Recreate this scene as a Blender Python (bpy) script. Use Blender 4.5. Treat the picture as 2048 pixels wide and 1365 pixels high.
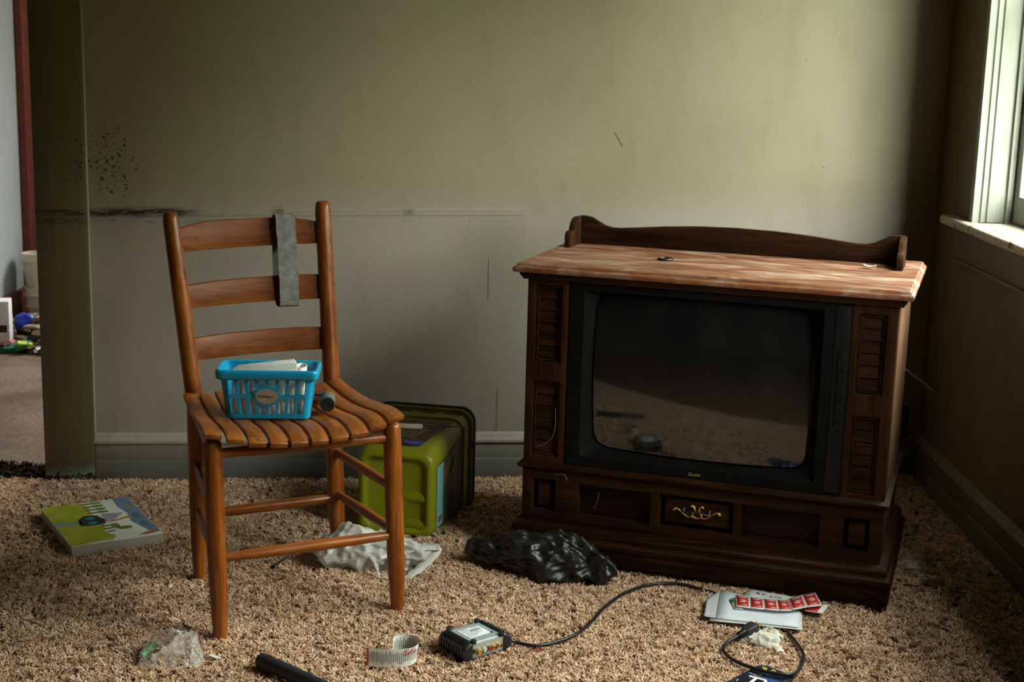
import bpy, bmesh, math, random
from math import sin, cos, pi, radians, sqrt
from mathutils import Vector, Matrix, noise

for o in list(bpy.data.objects):
    bpy.data.objects.remove(o)
S = bpy.context.scene
COL = S.collection
random.seed(7)

# ------------------------------------------------------------------ camera
cam_d = bpy.data.cameras.new('camera')
cam_d.sensor_width = 36.0
cam_d.lens = 2900.0 / 2048.0 * 36.0
cam_d.clip_start = 0.05
cam_d.dof.use_dof = True
cam_d.dof.focus_distance = 3.45
cam_d.dof.aperture_fstop = 9.0
cam = bpy.data.objects.new('camera', cam_d)
COL.objects.link(cam)
T, RL = radians(11.5), radians(1.5)
fw = Vector((0, cos(T), -sin(T)))
r0 = Vector((1, 0, 0))
u0 = r0.cross(fw)
rr = r0 * cos(RL) + u0 * sin(RL)
uu = -r0 * sin(RL) + u0 * cos(RL)
bk = -fw
cam.matrix_world = Matrix(((rr.x, uu.x, bk.x, 0), (rr.y, uu.y, bk.y, 0), (rr.z, uu.z, bk.z, 1.3), (0, 0, 0, 1)))
S.camera = cam

# ------------------------------------------------------------------ daylight
w = bpy.data.worlds.new('overcast_sky')
S.world = w
w.use_nodes = True
bg = w.node_tree.nodes['Background']
bg.inputs[0].default_value = (1.0, 0.955, 0.885, 1)
bg.inputs[1].default_value = 36.0


def portal(name, loc, rot, sx, sy):
    l = bpy.data.lights.new(name, 'AREA')
    l.shape = 'RECTANGLE'
    l.size, l.size_y = sx, sy
    l.cycles.is_portal = True
    o = bpy.data.objects.new(name, l)
    o.location, o.rotation_euler = loc, rot
    COL.objects.link(o)


WY0, WY1, WZ0, WZ1 = 2.98, 4.013, 0.855, 2.12      # the window in the right wall
portal('window_portal', (1.47, (WY0 + WY1) / 2, (WZ0 + WZ1) / 2), (0, pi / 2, 0), WZ1 - WZ0, WY1 - WY0)
W2Y0, W2Y1 = 1.85, 2.72                           # a second window further along the same wall
portal('window_portal', (1.47, (W2Y0 + W2Y1) / 2, (WZ0 + WZ1) / 2), (0, pi / 2, 0), WZ1 - WZ0, W2Y1 - W2Y0)
portal('next_room_portal', (-1.05, 7.06, 1.45), (-pi / 2, 0, 0), 1.1, 1.3)

TREE_A0, TREE_H = -53, 5.2                         # where the trees outside begin (degrees), and how tall they are
S.view_settings.view_transform = 'Standard'
S.view_settings.look = 'None'
S.view_settings.gamma = 1.0
S.view_settings.use_curve_mapping = False
S.view_settings.exposure = 0.0
S.cycles.use_denoising = True
S.cycles.max_bounces = 6
S.cycles.diffuse_bounces = 3
S.cycles.glossy_bounces = 2
S.cycles.adaptive_threshold = .04
S.cycles.sample_clamp_indirect = 6.0


# ------------------------------------------------------------------ node helpers
class NT:
    def __init__(s, name):
        s.m = bpy.data.materials.new(name)
        s.m.use_nodes = True
        s.t = s.m.node_tree
        s.b = s.t.nodes['Principled BSDF']
        s.out = s.t.nodes['Material Output']
        s.co = s.t.nodes.new('ShaderNodeTexCoord')

    def link(s, a, b):
        s.t.links.new(a, b)

    def val(s, sock, v):
        if isinstance(v, bpy.types.NodeSocket):
            s.link(v, sock)
        elif isinstance(v, (tuple, list)) and len(v) == 3 and sock.type == 'RGBA':
            sock.default_value = (*v, 1)
        else:
            sock.default_value = v

    def mp(s, vec='Object', sc=(1, 1, 1), loc=(0, 0, 0)):
        n = s.t.nodes.new('ShaderNodeMapping')
        s.link(s.co.outputs[vec] if isinstance(vec, str) else vec, n.inputs[0])
        n.inputs['Scale'].default_value = sc
        n.inputs['Location'].default_value = loc
        return n.outputs[0]

    def noise(s, vec, scale=5, detail=4, rough=.55, dist=0.0):
        n = s.t.nodes.new('ShaderNodeTexNoise')
        s.link(vec, n.inputs['Vector'])
        n.inputs['Scale'].default_value = scale
        n.inputs['Detail'].default_value = detail
        n.inputs['Roughness'].default_value = rough
        n.inputs['Distortion'].default_value = dist
        return n.outputs['Fac']

    def voro(s, vec, scale=5):
        n = s.t.nodes.new('ShaderNodeTexVoronoi')
        s.link(vec, n.inputs['Vector'])
        n.inputs['Scale'].default_value = scale
        return n.outputs['Distance']

    def math(s, op, a, b=0.0, c=0.0):
        n = s.t.nodes.new('ShaderNodeMath')
        n.operation = op
        s.val(n.inputs[0], a)
        s.val(n.inputs[1], b)
        if op in ('MULTIPLY_ADD', 'COMPARE'):
            s.val(n.inputs[2], c)
        return n.outputs[0]

    def rng(s, v, a, b, lo=0.0, hi=1.0):
        n = s.t.nodes.new('ShaderNodeMapRange')
        s.val(n.inputs[0], v)
        n.inputs[1].default_value, n.inputs[2].default_value = a, b
        n.inputs[3].default_value, n.inputs[4].default_value = lo, hi
        return n.outputs[0]

    def mix(s, f, a, b, mode='MIX'):
        n = s.t.nodes.new('ShaderNodeMix')
        n.data_type = 'RGBA'
        n.blend_type = mode
        s.val(n.inputs[0], f)
        s.val(n.inputs[6], a)
        s.val(n.inputs[7], b)
        return n.outputs[2]

    def sep(s, vec):
        n = s.t.nodes.new('ShaderNodeSeparateXYZ')
        s.link(vec, n.inputs[0])
        return n.outputs

    def bump(s, h, dist=.002, strength=1.0):
        n = s.t.nodes.new('ShaderNodeBump')
        n.inputs['Strength'].default_value = strength
        n.inputs['Distance'].default_value = dist
        s.link(h, n.inputs['Height'])
        s.link(n.outputs[0], s.b.inputs['Normal'])

    def set(s, col=None, rough=None, metal=None, spec=None, **kw):
        if col is not None:
            s.val(s.b.inputs['Base Color'], col)
        if rough is not None:
            s.val(s.b.inputs['Roughness'], rough)
        if metal is not None:
            s.b.inputs['Metallic'].default_value = metal
        if spec is not None:
            s.b.inputs['Specular IOR Level'].default_value = spec
        for k, v in kw.items():
            s.val(s.b.inputs[k], v)
        return s.m


def plain(name, c, rough=.5, var=.15, scale=30, metal=0, spec=.5, bump=0, **kw):
    n = NT(name)
    f = n.noise(n.mp(), scale, 5)
    d = tuple(x * (1 - var) for x in c)
    l = tuple(min(1, x * (1 + var)) for x in c)
    n.set(n.mix(n.rng(f, .3, .7), d, l), rough, metal, spec, **kw)
    if bump:
        n.bump(f, bump)
    return n.m


def wood(name, dark, light, axis='x', sc=1.0, rough=.4, spec=.5, wear=0.0, wearcol=(.5, .3, .15)):
    n = NT(name)
    k = {'x': (3, 45, 45), 'y': (45, 3, 45), 'z': (45, 45, 3)}[axis]
    v = n.mp(sc=tuple(a * sc for a in k))
    g = n.noise(v, 1.0, 6, .6, .6)
    f = n.noise(n.mp(sc=tuple(a * sc * 4 for a in k)), 1.0, 4, .7)
    big = n.noise(n.mp(), 6, 3)
    m = n.math('ADD', n.math('MULTIPLY', g, .6), n.math('MULTIPLY', f, .4))
    c = n.mix(n.rng(m, .40, .60), dark, light)
    c = n.mix(n.rng(big, .35, .75, 0, .55), c, tuple(x * .55 for x in dark))
    if wear:
        wv = n.noise(n.mp(), 22, 6, .7)
        c = n.mix(n.rng(wv, .56, .72, 0, wear), c, wearcol)
    n.set(c, n.rng(f, .3, .7, rough - .08, rough + .12), 0, spec)
    n.bump(m, .0008, .5)
    return n.m


# ------------------------------------------------------------------ mesh helpers
class MB:
    def __init__(s):
        s.v, s.f, s.mi, s.uv = [], [], [], {}

    def add(s, vs, fs, mi=0):
        k = len(s.v)
        s.v += [tuple(p) for p in vs]
        for f in fs:
            s.f.append(tuple(i + k for i in f))
            s.mi.append(mi)
        return s

    def box(s, x0, x1, y0, y1, z0, z1, mi=0):
        return s.add([(x0, y0, z0), (x1, y0, z0), (x1, y1, z0), (x0, y1, z0), (x0, y0, z1), (x1, y0, z1), (x1, y1, z1), (x0, y1, z1)],
                     [(0, 3, 2, 1), (4, 5, 6, 7), (0, 1, 5, 4), (1, 2, 6, 5), (2, 3, 7, 6), (3, 0, 4, 7)], mi)

    def loft(s, rings, cap0=True, cap1=True, mi=0, close=True):
        n = len(rings[0])
        vs = [p for r in rings for p in r]
        fs = []
        for i in range(len(rings) - 1):
            for j in range(n if close else n - 1):
                a, b = i * n + j, i * n + (j + 1) % n
                fs.append((a, b, b + n, a + n))
        if cap0:
            fs.append(tuple(reversed(range(n))))
        if cap1:
            fs.append(tuple(range((len(rings) - 1) * n, len(rings) * n)))
        return s.add(vs, fs, mi)

    def tube(s, pts, rad, n=12, mi=0, flat=1.0):
        pts = [Vector(p) for p in pts]
        if not isinstance(rad, (list, tuple)):
            rad = [rad] * len(pts)
        rings = []
        up = None
        for i, p in enumerate(pts):
            d = (pts[min(i + 1, len(pts) - 1)] - pts[max(i - 1, 0)]).normalized()
            if up is None:
                up = Vector((0, 0, 1)) if abs(d.z) < .9 else Vector((0, 1, 0))
            sx = d.cross(up).normalized()
            up = sx.cross(d).normalized()
            rings.append([p + sx * (rad[i] * cos(2 * pi * k / n)) + up * (rad[i] * flat * sin(2 * pi * k / n)) for k in range(n)])
        return s.loft(rings, mi=mi)

    def prism(s, outline, y0, y1, mi=0):
        """outline in (x, z), extruded along y"""
        return s.loft([[(x, y0, z) for x, z in outline], [(x, y1, z) for x, z in outline]], mi=mi)

    def slab(s, outline, z0, z1, mi=0):
        return s.loft([[(x, y, z0) for x, y in outline], [(x, y, z1) for x, y in outline]], mi=mi)

    def cells(s, ts, vs, hole, fn, periodic=False, mi=0):
        """plate with holes: fn(t, v, side) -> point, side 0 outer, 1 inner"""
        nt, nv = len(ts) - 1, len(vs) - 1
        idx = {}

        def g(i, j, k):
            if periodic:
                i %= nt
            if (i, j, k) not in idx:
                idx[(i, j, k)] = len(s.v)
                s.v.append(tuple(fn(ts[i], vs[j], k)))
            return idx[(i, j, k)]

        fill = [[not hole((ts[i] + ts[i + 1]) / 2, (vs[j] + vs[j + 1]) / 2) for j in range(nv)] for i in range(nt)]

        def F(i, j):
            if periodic:
                i %= nt
            return 0 <= i < nt and 0 <= j < nv and fill[i][j]

        def q(*a):
            s.f.append(a)
            s.mi.append(mi)

        for i in range(nt):
            for j in range(nv):
                if not fill[i][j]:
                    continue
                q(g(i, j, 0), g(i + 1, j, 0), g(i + 1, j + 1, 0), g(i, j + 1, 0))
                q(g(i, j, 1), g(i, j + 1, 1), g(i + 1, j + 1, 1), g(i + 1, j, 1))
                if not F(i - 1, j):
                    q(g(i, j, 0), g(i, j + 1, 0), g(i, j + 1, 1), g(i, j, 1))
                if not F(i + 1, j):
                    q(g(i + 1, j, 0), g(i + 1, j, 1), g(i + 1, j + 1, 1), g(i + 1, j + 1, 0))
                if not F(i, j - 1):
                    q(g(i, j, 0), g(i, j, 1), g(i + 1, j, 1), g(i + 1, j, 0))
                if not F(i, j + 1):
                    q(g(i, j + 1, 0), g(i + 1, j + 1, 0), g(i + 1, j + 1, 1), g(i, j + 1, 1))
        return s

    def plate(s, x0, x1, z0, z1, holes, y0, y1, mi=0):
        xs = sorted({x0, x1, *[h[0] for h in holes], *[h[1] for h in holes]})
        zs = sorted({z0, z1, *[h[2] for h in holes], *[h[3] for h in holes]})
        return s.cells(xs, zs, lambda a, b: any(h[0] < a < h[1] and h[2] < b < h[3] for h in holes),
                       lambda t, v, k: (t, y0 if k == 0 else y1, v), mi=mi)

    def build(s, name, mats, parent=None, bevel=0, seg=2, smooth=38, loc=None, rot=None, recalc=True, uv=None):
        me = bpy.data.meshes.new(name)
        me.from_pydata(s.v, [], s.f)
        if not isinstance(mats, (list, tuple)):
            mats = [mats]
        for m in mats:
            me.materials.append(m)
        if len(mats) > 1:
            me.polygons.foreach_set('material_index', s.mi)
        if uv is not None:
            l = me.uv_layers.new(name='UVMap')
            for lo in me.loops:
                l.data[lo.index].uv = uv[lo.vertex_index]
        bm = bmesh.new()
        bm.from_mesh(me)
        if recalc:
            bmesh.ops.recalc_face_normals(bm, faces=bm.faces)
        if bevel:
            es = [e for e in bm.edges if len(e.link_faces) == 2 and e.calc_face_angle(0) > radians(40)]
            bmesh.ops.bevel(bm, geom=es, offset=bevel, segments=seg, affect='EDGES', profile=.5, clamp_overlap=True)
        if smooth:
            a = radians(smooth)
            for f in bm.faces:
                f.smooth = True
            for e in bm.edges:
                if len(e.link_faces) == 2 and e.calc_face_angle(0) > a:
                    e.smooth = False
        bm.to_mesh(me)
        bm.free()
        return obj(name, me, parent, loc, rot)


def obj(name, me, parent=None, loc=None, rot=None):
    o = bpy.data.objects.new(name, me)
    COL.objects.link(o)
    if parent:
        o.parent = parent
    if loc is not None:
        o.location = loc
    if rot is not None:
        o.rotation_euler = rot
    return o


def tag(o, label=None, cat=None, group=None, kind=None):
    if label:
        o['label'] = label
    if cat:
        o['category'] = cat
    if group:
        o['group'] = group
    if kind:
        o['kind'] = kind
    return o


def thing(name, label, cat, loc=(0, 0, 0), rz=0, group=None):
    return tag(obj(name, None, None, loc, (0, 0, rz)), label, cat, group)


def struct(o):
    return tag(o, kind='structure')


def text(name, body, size, mat, parent, mtx, depth=.0002, bold=0.0, shear=0.0):
    c = bpy.data.curves.new(name, 'FONT')
    c.body, c.size, c.align_x, c.align_y = body, size, 'CENTER', 'CENTER'
    c.extrude, c.offset, c.shear = depth, bold, shear
    c.resolution_u = 3
    o = bpy.data.objects.new(name, c)
    COL.objects.link(o)
    bpy.context.view_layer.update()
    me = bpy.data.meshes.new_from_object(o.evaluated_get(bpy.context.evaluated_depsgraph_get()))
    bpy.data.objects.remove(o)
    me.transform(mtx)
    me.materials.clear()
    me.materials.append(mat)
    t = obj(name, me, parent)
    return t


def smoothpath(pts, n=6):
    """Catmull-Rom through pts"""
    P = [Vector(p) for p in pts]
    P = [P[0] * 2 - P[1]] + P + [P[-1] * 2 - P[-2]]
    out = []
    for i in range(1, len(P) - 2):
        a, b, c, d = P[i - 1:i + 3]
        for k in range(n):
            t = k / n
            out.append(.5 * ((2 * b) + (c - a) * t + (2 * a - 5 * b + 4 * c - d) * t * t + (3 * b - a - 3 * c + d) * t ** 3))
    out.append(P[-2])
    return out


def rrect(hx, hy, r, n=6):
    """rounded rectangle outline, counter-clockwise"""
    out = []
    for cx, cy, a0 in ((hx - r, hy - r, 0), (-hx + r, hy - r, pi / 2), (-hx + r, -hy + r, pi), (hx - r, -hy + r, 1.5 * pi)):
        for k in range(n + 1):
            a = a0 + pi / 2 * k / n
            out.append((cx + r * cos(a), cy + r * sin(a)))
    return out


def lerp(a, b, t):
    return a + (b - a) * t


# ------------------------------------------------------------------ wall materials
def wall_paint(name, base, low=None, marks=False, spots=.5, dirt=.5, dirtcol=(.16, .13, .06)):
    n = NT(name)
    v = n.mp()
    x, y, z = n.sep(v)
    big = n.noise(v, 1.7, 5, .6)
    mid = n.noise(n.mp(sc=(1, 1, .35)), 9, 6, .65)
    fine = n.noise(v, 160, 3, .6)
    c = n.mix(n.rng(big, .3, .75), base, tuple(b * .86 for b in base))
    if low:
        c = n.mix(n.rng(z, .78, .90, 1, 0), c, low)
    c = n.mix(n.rng(mid, .52, .78, 0, dirt), c, dirtcol)
    c = n.mix(n.rng(fine, .3, .8, 0, .16), c, tuple(b * .6 for b in base))
    # scattered specks
    sp = n.voro(v, 16)
    spn = n.noise(v, 40, 2)
    m = n.math('MULTIPLY', n.rng(sp, .035, .05, 1, 0), n.rng(spn, .52, .56, 0, spots))
    c = n.mix(m, c, (.03, .025, .012))
    h = n.math('ADD', n.math('MULTIPLY', fine, .35), n.math('MULTIPLY', mid, .65))
    if marks:
        # mould speckle near the door casing
        dx = n.math('SUBTRACT', x, .205)
        dz = n.math('MULTIPLY', n.math('SUBTRACT', z, .945), .7)
        d = n.math('SQRT', n.math('ADD', n.math('MULTIPLY', dx, dx), n.math('MULTIPLY', dz, dz)))
        wob = n.noise(v, 14, 3)
        area = n.rng(n.math('ADD', d, n.math('MULTIPLY', wob, .09)), .09, .235, 1, 0)
        s1 = n.voro(n.mp(loc=(3.1, 0, 1.7)), 62)
        s2 = n.voro(n.mp(loc=(1.1, 0, .7)), 120)
        k1 = n.rng(n.math('ADD', s1, n.math('MULTIPLY', n.math('SUBTRACT', 1.0, area), .5)), .24, .30, 1, 0)
        k2 = n.rng(n.math('ADD', s2, n.math('MULTIPLY', n.math('SUBTRACT', 1.0, area), .5)), .22, .28, 1, 0)
        kk = n.math('MAXIMUM', k1, k2)
        c = n.mix(n.math('MULTIPLY', kk, .9), c, (.018, .014, .008))
        c = n.mix(n.math('MULTIPLY', area, .25), c, (.10, .075, .035))
        # chipped paint along the old chair-rail line
        zz = n.math('SUBTRACT', z, n.math('MULTIPLY_ADD', x, .014, .799))
        ch = n.noise(n.mp(sc=(9, 1, 55)), 2.2, 5, .75)
        band = n.rng(n.math('ABSOLUTE', n.math('ADD', zz, n.math('MULTIPLY', n.math('SUBTRACT', wob, .5), .02))), .005, .017, 1, 0)
        left = n.rng(x, .40, .47, 1, 0)
        few = n.rng(n.noise(n.mp(sc=(4.5, .01, .01), loc=(2.3, 0, 0)), 1.6, 2), .60, .68, 0, .8)
        few = n.math('MULTIPLY', few, n.rng(x, 1.45, 1.5, 1, 0))
        am = n.math('MAXIMUM', left, few)
        chip = n.math('MULTIPLY', n.math('MULTIPLY', band, am), n.rng(ch, .40, .50))
        c = n.mix(chip, c, (.022, .016, .010))
        und = n.rng(n.math('ABSOLUTE', n.math('ADD', zz, .022)), .004, .014, .5, 0)
        c = n.mix(n.math('MULTIPLY', und, n.math('MULTIPLY', am, n.rng(ch, .5, .6))), c, (.05, .036, .02))
        # diagonal gash
        gx = n.math('SUBTRACT', x, 1.677)
        gz = n.math('SUBTRACT', z, 1.037)
        gl = n.math('ABSOLUTE', n.math('ADD', gx, n.math('MULTIPLY', gz, .62)))
        gash = n.math('MULTIPLY', n.rng(gl, .0015, .004, 1, 0), n.rng(n.math('ABSOLUTE', gz), .018, .024, 1, 0))
        c = n.mix(n.math('MULTIPLY', gash, .85), c, (.09, .06, .02))
        # thin seams below the rail
        for sx, z0, z1 in ((1.335, .12, .27), (1.30, .55, .67)):
            s_ = n.math('MULTIPLY', n.rng(n.math('ABSOLUTE', n.math('SUBTRACT', x, sx)), .0008, .002, 1, 0),
                        n.math('MULTIPLY', n.rng(z, z0, z0 + .01), n.rng(z, z1, z1 + .02, 1, 0)))
            c = n.mix(n.math('MULTIPLY', s_, .8), c, (.04, .035, .03))
        h = n.math('SUBTRACT', h, n.math('MULTIPLY', chip, 1.2))
    n.set(c, n.rng(mid, .3, .7, .48, .7), 0, .35)
    n.bump(h, .0022, .7)
    return n.m


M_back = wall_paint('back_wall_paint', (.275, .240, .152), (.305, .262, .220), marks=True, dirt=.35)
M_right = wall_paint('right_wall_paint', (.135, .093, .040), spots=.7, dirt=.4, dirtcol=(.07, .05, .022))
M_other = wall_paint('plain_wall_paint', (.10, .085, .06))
M_blue = wall_paint('next_room_paint', (.36, .405, .43), dirt=.1, spots=.2)
M_ceil = wall_paint('ceiling_paint', (.26, .24, .19))


def trim_paint(name, base, chipcol, chip=.55, under=None, chipz=None, rail=False):
    n = NT(name)
    v = n.mp()
    x, y, z = n.sep(v)
    big = n.noise(v, 6, 5)
    st = n.noise(n.mp(sc=(30, 30, 4)), 1.5, 5)
    pe = n.noise(v, 24, 5, .7)
    c = n.mix(n.rng(st, .3, .7), base, tuple(b * .8 for b in base))
    th = n.rng(pe, chip, chip + .03)
    if chipz:
        th = n.rng(n.math('ADD', pe, n.rng(z, 0, chipz, .17, -.06)), chip, chip + .02)
    if under:
        c = n.mix(n.rng(n.math('ADD', big, n.rng(z, 0, .12, .22, -.3)), .5, .62, 0, .8), c, under)
    c = n.mix(th, c, chipcol)
    if rail:
        wob = n.noise(v, 14, 3)
        chn = n.noise(n.mp(sc=(9, 1, 55)), 2.2, 5, .75)
        for zc, am in ((.801, .95), (.777, .6)):
            zz = n.math('ADD', n.math('SUBTRACT', z, zc), n.math('MULTIPLY', n.math('SUBTRACT', wob, .5), .02))
            c = n.mix(n.math('MULTIPLY', n.rng(n.math('ABSOLUTE', zz), .004, .013, am, 0), n.rng(chn, .42, .52)), c, (.02, .014, .008))
        sp = n.voro(n.mp(loc=(2.1, 0, .7)), 58)
        ar = n.math('MULTIPLY', n.rng(x, .02, .13, 0, 1), n.rng(n.math('ABSOLUTE', n.math('SUBTRACT', z, .95)), .06, .16, 1, 0))
        c = n.mix(n.math('MULTIPLY', n.rng(n.math('ADD', sp, n.math('MULTIPLY', n.math('SUBTRACT', 1.0, ar), .4)), .22, .3, .8, 0), 1.0), c, (.02, .015, .009))
    n.set(c, .5, 0, .4)
    n.bump(n.math('SUBTRACT', st, n.math('MULTIPLY', th, 2.0)), .0012, .8)
    return n.m


M_casing = trim_paint('door_casing_paint', (.125, .103, .052), (.035, .022, .016), .66, (.16, .25, .22), .10, rail=True)
M_basebd = trim_paint('baseboard_paint', (.165, .165, .15), (.10, .08, .05), .70)
M_baseup = trim_paint('upper_baseboard_paint', (.24, .225, .185), (.10, .08, .05), .72)
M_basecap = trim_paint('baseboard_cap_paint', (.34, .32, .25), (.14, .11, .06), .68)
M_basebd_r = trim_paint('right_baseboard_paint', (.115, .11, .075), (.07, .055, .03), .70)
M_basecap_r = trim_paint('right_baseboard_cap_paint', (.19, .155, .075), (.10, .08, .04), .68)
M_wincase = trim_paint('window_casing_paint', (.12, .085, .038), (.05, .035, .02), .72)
M_white = trim_paint('window_white_paint', (.27, .275, .235), (.12, .085, .045), .70)
M_sill = trim_paint('window_stool_paint', (.50, .44, .34), (.09, .055, .03), .58)
M_redtrim = plain('dark_red_trim', (.15, .024, .018), .45, .25)

# ------------------------------------------------------------------ floor and carpet
n = NT('carpet_backing')
v = n.mp()
n.set(n.mix(n.rng(n.noise(v, 180, 3), .3, .7), (.10, .055, .028), (.26, .155, .085)), .95, 0, .1)
n.bump(n.noise(v, 260, 3), .006)
M_backing = n.m
n = NT('next_room_carpet')
v = n.mp()
st = n.noise(v, 3.0, 5, .6)
c = n.mix(n.rng(n.noise(v, 120, 4), .3, .7), (.13, .09, .07), (.25, .19, .15))
n.set(n.mix(n.rng(st, .42, .62, 0, .75), c, (.09, .055, .045)), .95, 0, .1)
n.bump(n.noise(v, 150, 3), .004)
M_nextfloor = n.m

BW0 = Vector((-1.368, 4.128, 0))                     # the back wall starts at the door casing ...
BWA = math.atan2(4.424 - 4.128, 1.284 + 1.368)       # ... and runs a few degrees off square
BWL = 2.668


def bw(s, d=0.0, z=0.0):
    """point on the back wall: s along it, d in front of it"""
    return BW0 + Vector((cos(BWA) * s + sin(BWA) * d, sin(BWA) * s - cos(BWA) * d, z))


struct(MB().box(-2.42, 1.45, -1.3, 7.1, -.12, 0).build('floor', M_backing))
fl = MB()
fl.slab([(-2.27, 7.0), (-2.27, 4.17), (-1.37, 4.20), (-1.2, 4.26), (.4, 4.44), (.4, 7.0)], .0005, .002)
struct(fl.build('floor_next_room', M_nextfloor, smooth=0))

# shag carpet: tufts of bent strands scattered over the visible floor
rng = random.Random(3)


def tuft(mat, coll):
    mb = MB()
    for i in range(7):
        a, r = rng.uniform(0, 2 * pi), .0040 * sqrt(rng.random())
        bx, by = r * cos(a), r * sin(a)
        la = rng.uniform(0, 2 * pi)
        ln = rng.uniform(.5, 1.3)
        h = rng.uniform(.011, .0165)
        wd = rng.uniform(.0014, .0021)
        rings = []
        for q in range(4):
            t = q / 3
            off = .0105 * ln * t * t
            zz = h * (t - .28 * t * t * ln)
            cx, cy = bx + cos(la) * off, by + sin(la) * off
            ww = wd * (1 - .45 * t)
            rings.append([(cx + ww * cos(b), cy + ww * sin(b), zz) for b in (0.3, 2.4, 4.5)])
        mb.loft(rings, cap0=False)
    me_o = mb.build('carpet_tuft', mat, smooth=60)
    COL.objects.unlink(me_o)
    coll.objects.link(me_o)


n = NT('carpet_strand')
gi = n.t.nodes.new('ShaderNodeObjectInfo')
geo = n.t.nodes.new('ShaderNodeNewGeometry')
pos = geo.outputs['Position']
lo = n.noise(n.mp(pos), 2.2, 5, .6)
sm = n.noise(n.mp(pos), 140, 2)
c = n.mix(gi.outputs['Random'], (.44, .23, .122), (.94, .665, .465))
c = n.mix(n.rng(sm, .35, .7, 0, .5), c, (.90, .69, .49))
c = n.mix(n.rng(lo, .45, .7, 0, .35), c, (.46, .31, .20))
n.set(c, .85, 0, .2)
M_tuft = n.m
TC = bpy.data.collections.new('carpet_tufts')
TC2 = bpy.data.collections.new('frayed_tufts')
M_fray = plain('frayed_dark_pile', (.045, .026, .014), .95, .4, 90, spec=.1)
for k in range(6):
    tuft(M_tuft, TC)
for k in range(3):
    tuft(M_fray, TC2)

outline = [(-2.25, 2.25), (1.28, 2.25), (1.28, 4.41)] + [tuple(bw(s, .012)[:2]) for s in (2.6, 0.0)] + [(-1.45, 4.13), (-2.25, 4.09)]
cme = bpy.data.meshes.new('carpet')
cme.from_pydata([(x, y, .0006) for x, y in outline], [], [tuple(range(len(outline)))])
cme.materials.append(M_backing)
carpet = tag(obj('carpet', cme), 'tan shag carpet covering the room floor', 'carpet', kind='stuff')


def scatter(o, density, smin, smax, seed, coll):
    g = bpy.data.node_groups.new('tuft_scatter', 'GeometryNodeTree')
    g.interface.new_socket('Geometry', in_out='INPUT', socket_type='NodeSocketGeometry')
    g.interface.new_socket('Geometry', in_out='OUTPUT', socket_type='NodeSocketGeometry')
    N = g.nodes.new
    i, ou = N('NodeGroupInput'), N('NodeGroupOutput')
    d = N('GeometryNodeDistributePointsOnFaces')
    d.distribute_method = 'RANDOM'
    d.inputs['Density'].default_value = density
    d.inputs['Seed'].default_value = seed
    ci = N('GeometryNodeCollectionInfo')
    ci.inputs['Collection'].default_value = coll
    ci.inputs['Separate Children'].default_value = True
    ci.inputs['Reset Children'].default_value = True
    ip = N('GeometryNodeInstanceOnPoints')
    ip.inputs['Pick Instance'].default_value = True
    rv = N('FunctionNodeRandomValue')
    rv.data_type = 'FLOAT_VECTOR'
    rv.inputs[0].default_value = (-.25, -.25, 0)
    rv.inputs[1].default_value = (.25, .25, 6.283)
    rs = N('FunctionNodeRandomValue')
    rs.data_type = 'FLOAT'
    rs.inputs[2].default_value, rs.inputs[3].default_value = smin, smax
    jg = N('GeometryNodeJoinGeometry')
    L = g.links.new
    L(i.outputs[0], d.inputs['Mesh'])
    L(d.outputs['Points'], ip.inputs['Points'])
    L(ci.outputs[0], ip.inputs['Instance'])
    L(rv.outputs[0], ip.inputs['Rotation'])
    L(rs.outputs[1], ip.inputs['Scale'])
    L(i.outputs[0], jg.inputs[0])
    L(ip.outputs[0], jg.inputs[0])
    L(jg.outputs[0], ou.inputs[0])
    mod = o.modifiers.new('tufts', 'NODES')
    mod.node_group = g


scatter(carpet, 11000, .7, 1.15, 1, TC)
fme = bpy.data.meshes.new('frayed_carpet_edge')
fme.from_pydata([(-2.25, 4.10, .0022), (-1.375, 4.135, .0022), (-1.375, 4.235, .0022), (-1.7, 4.26, .0022), (-2.25, 4.23, .0022)], [], [(0, 1, 2, 3, 4)])
fme.materials.append(M_fray)
fray = tag(obj('frayed_carpet_edge', fme), 'dark frayed carpet edge lying in the doorway', 'carpet', kind='stuff')
scatter(fray, 9000, 1.0, 1.9, 2, TC2)

# ------------------------------------------------------------------ walls
wb = struct(obj('wall_back', None, None, BW0, (0, 0, BWA)))
MB().box(.004, BWL + .12, 0, .13, 0, 2.5).build('wall_panel', M_back, wb, smooth=0)
# scar of the removed chair rail: a low ridge, not quite level
sc = MB()
for a, b in ((.146, 1.40),):
    za, zb = .799 + a * .014, .799 + b * .014
    sc.loft([[(x, 0.001, z - .013), (x, -.0011, z - .009), (x, -.0011, z + .009), (x, .001, z + .013)] for x, z in ((a, za), (b, zb))])
sc.build('rail_scar', M_back, wb, smooth=0)
tc = struct(obj('trim_1', None, None, BW0, (0, 0, BWA)))
MB().box(0, .142, -.022, 0, 0, 2.5).build('casing_board', M_casing, tc, bevel=.003)
MB().box(0, .0038, .0005, .14, 0, 2.5).build('jamb_board', M_casing, tc)
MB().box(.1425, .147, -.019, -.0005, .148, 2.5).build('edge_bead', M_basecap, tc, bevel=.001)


def baseboard(name, x0, x1, mu_, mb_, mc_, parent_loc, rz):
    r = struct(obj(name, None, None, parent_loc, (0, 0, rz)))
    MB().box(x0, x1, -.012, 0, .06, .1155).build('board', mu_, r, bevel=.002)
    MB().box(x0, x1, -.020, 0, 0, .068).build('shoe_board', mb_, r, bevel=.004)
    prof = [(-.0005, .1155), (-.016, .1155), (-.0185, .121), (-.0165, .128), (-.011, .132), (-.009, .140), (-.005, .146), (-.0005, .147)]
    MB().loft([[(x, y, z) for y, z in prof] for x in (x0, x1)]).build('cap_moulding', mc_, r, smooth=50)
    return r


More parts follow.
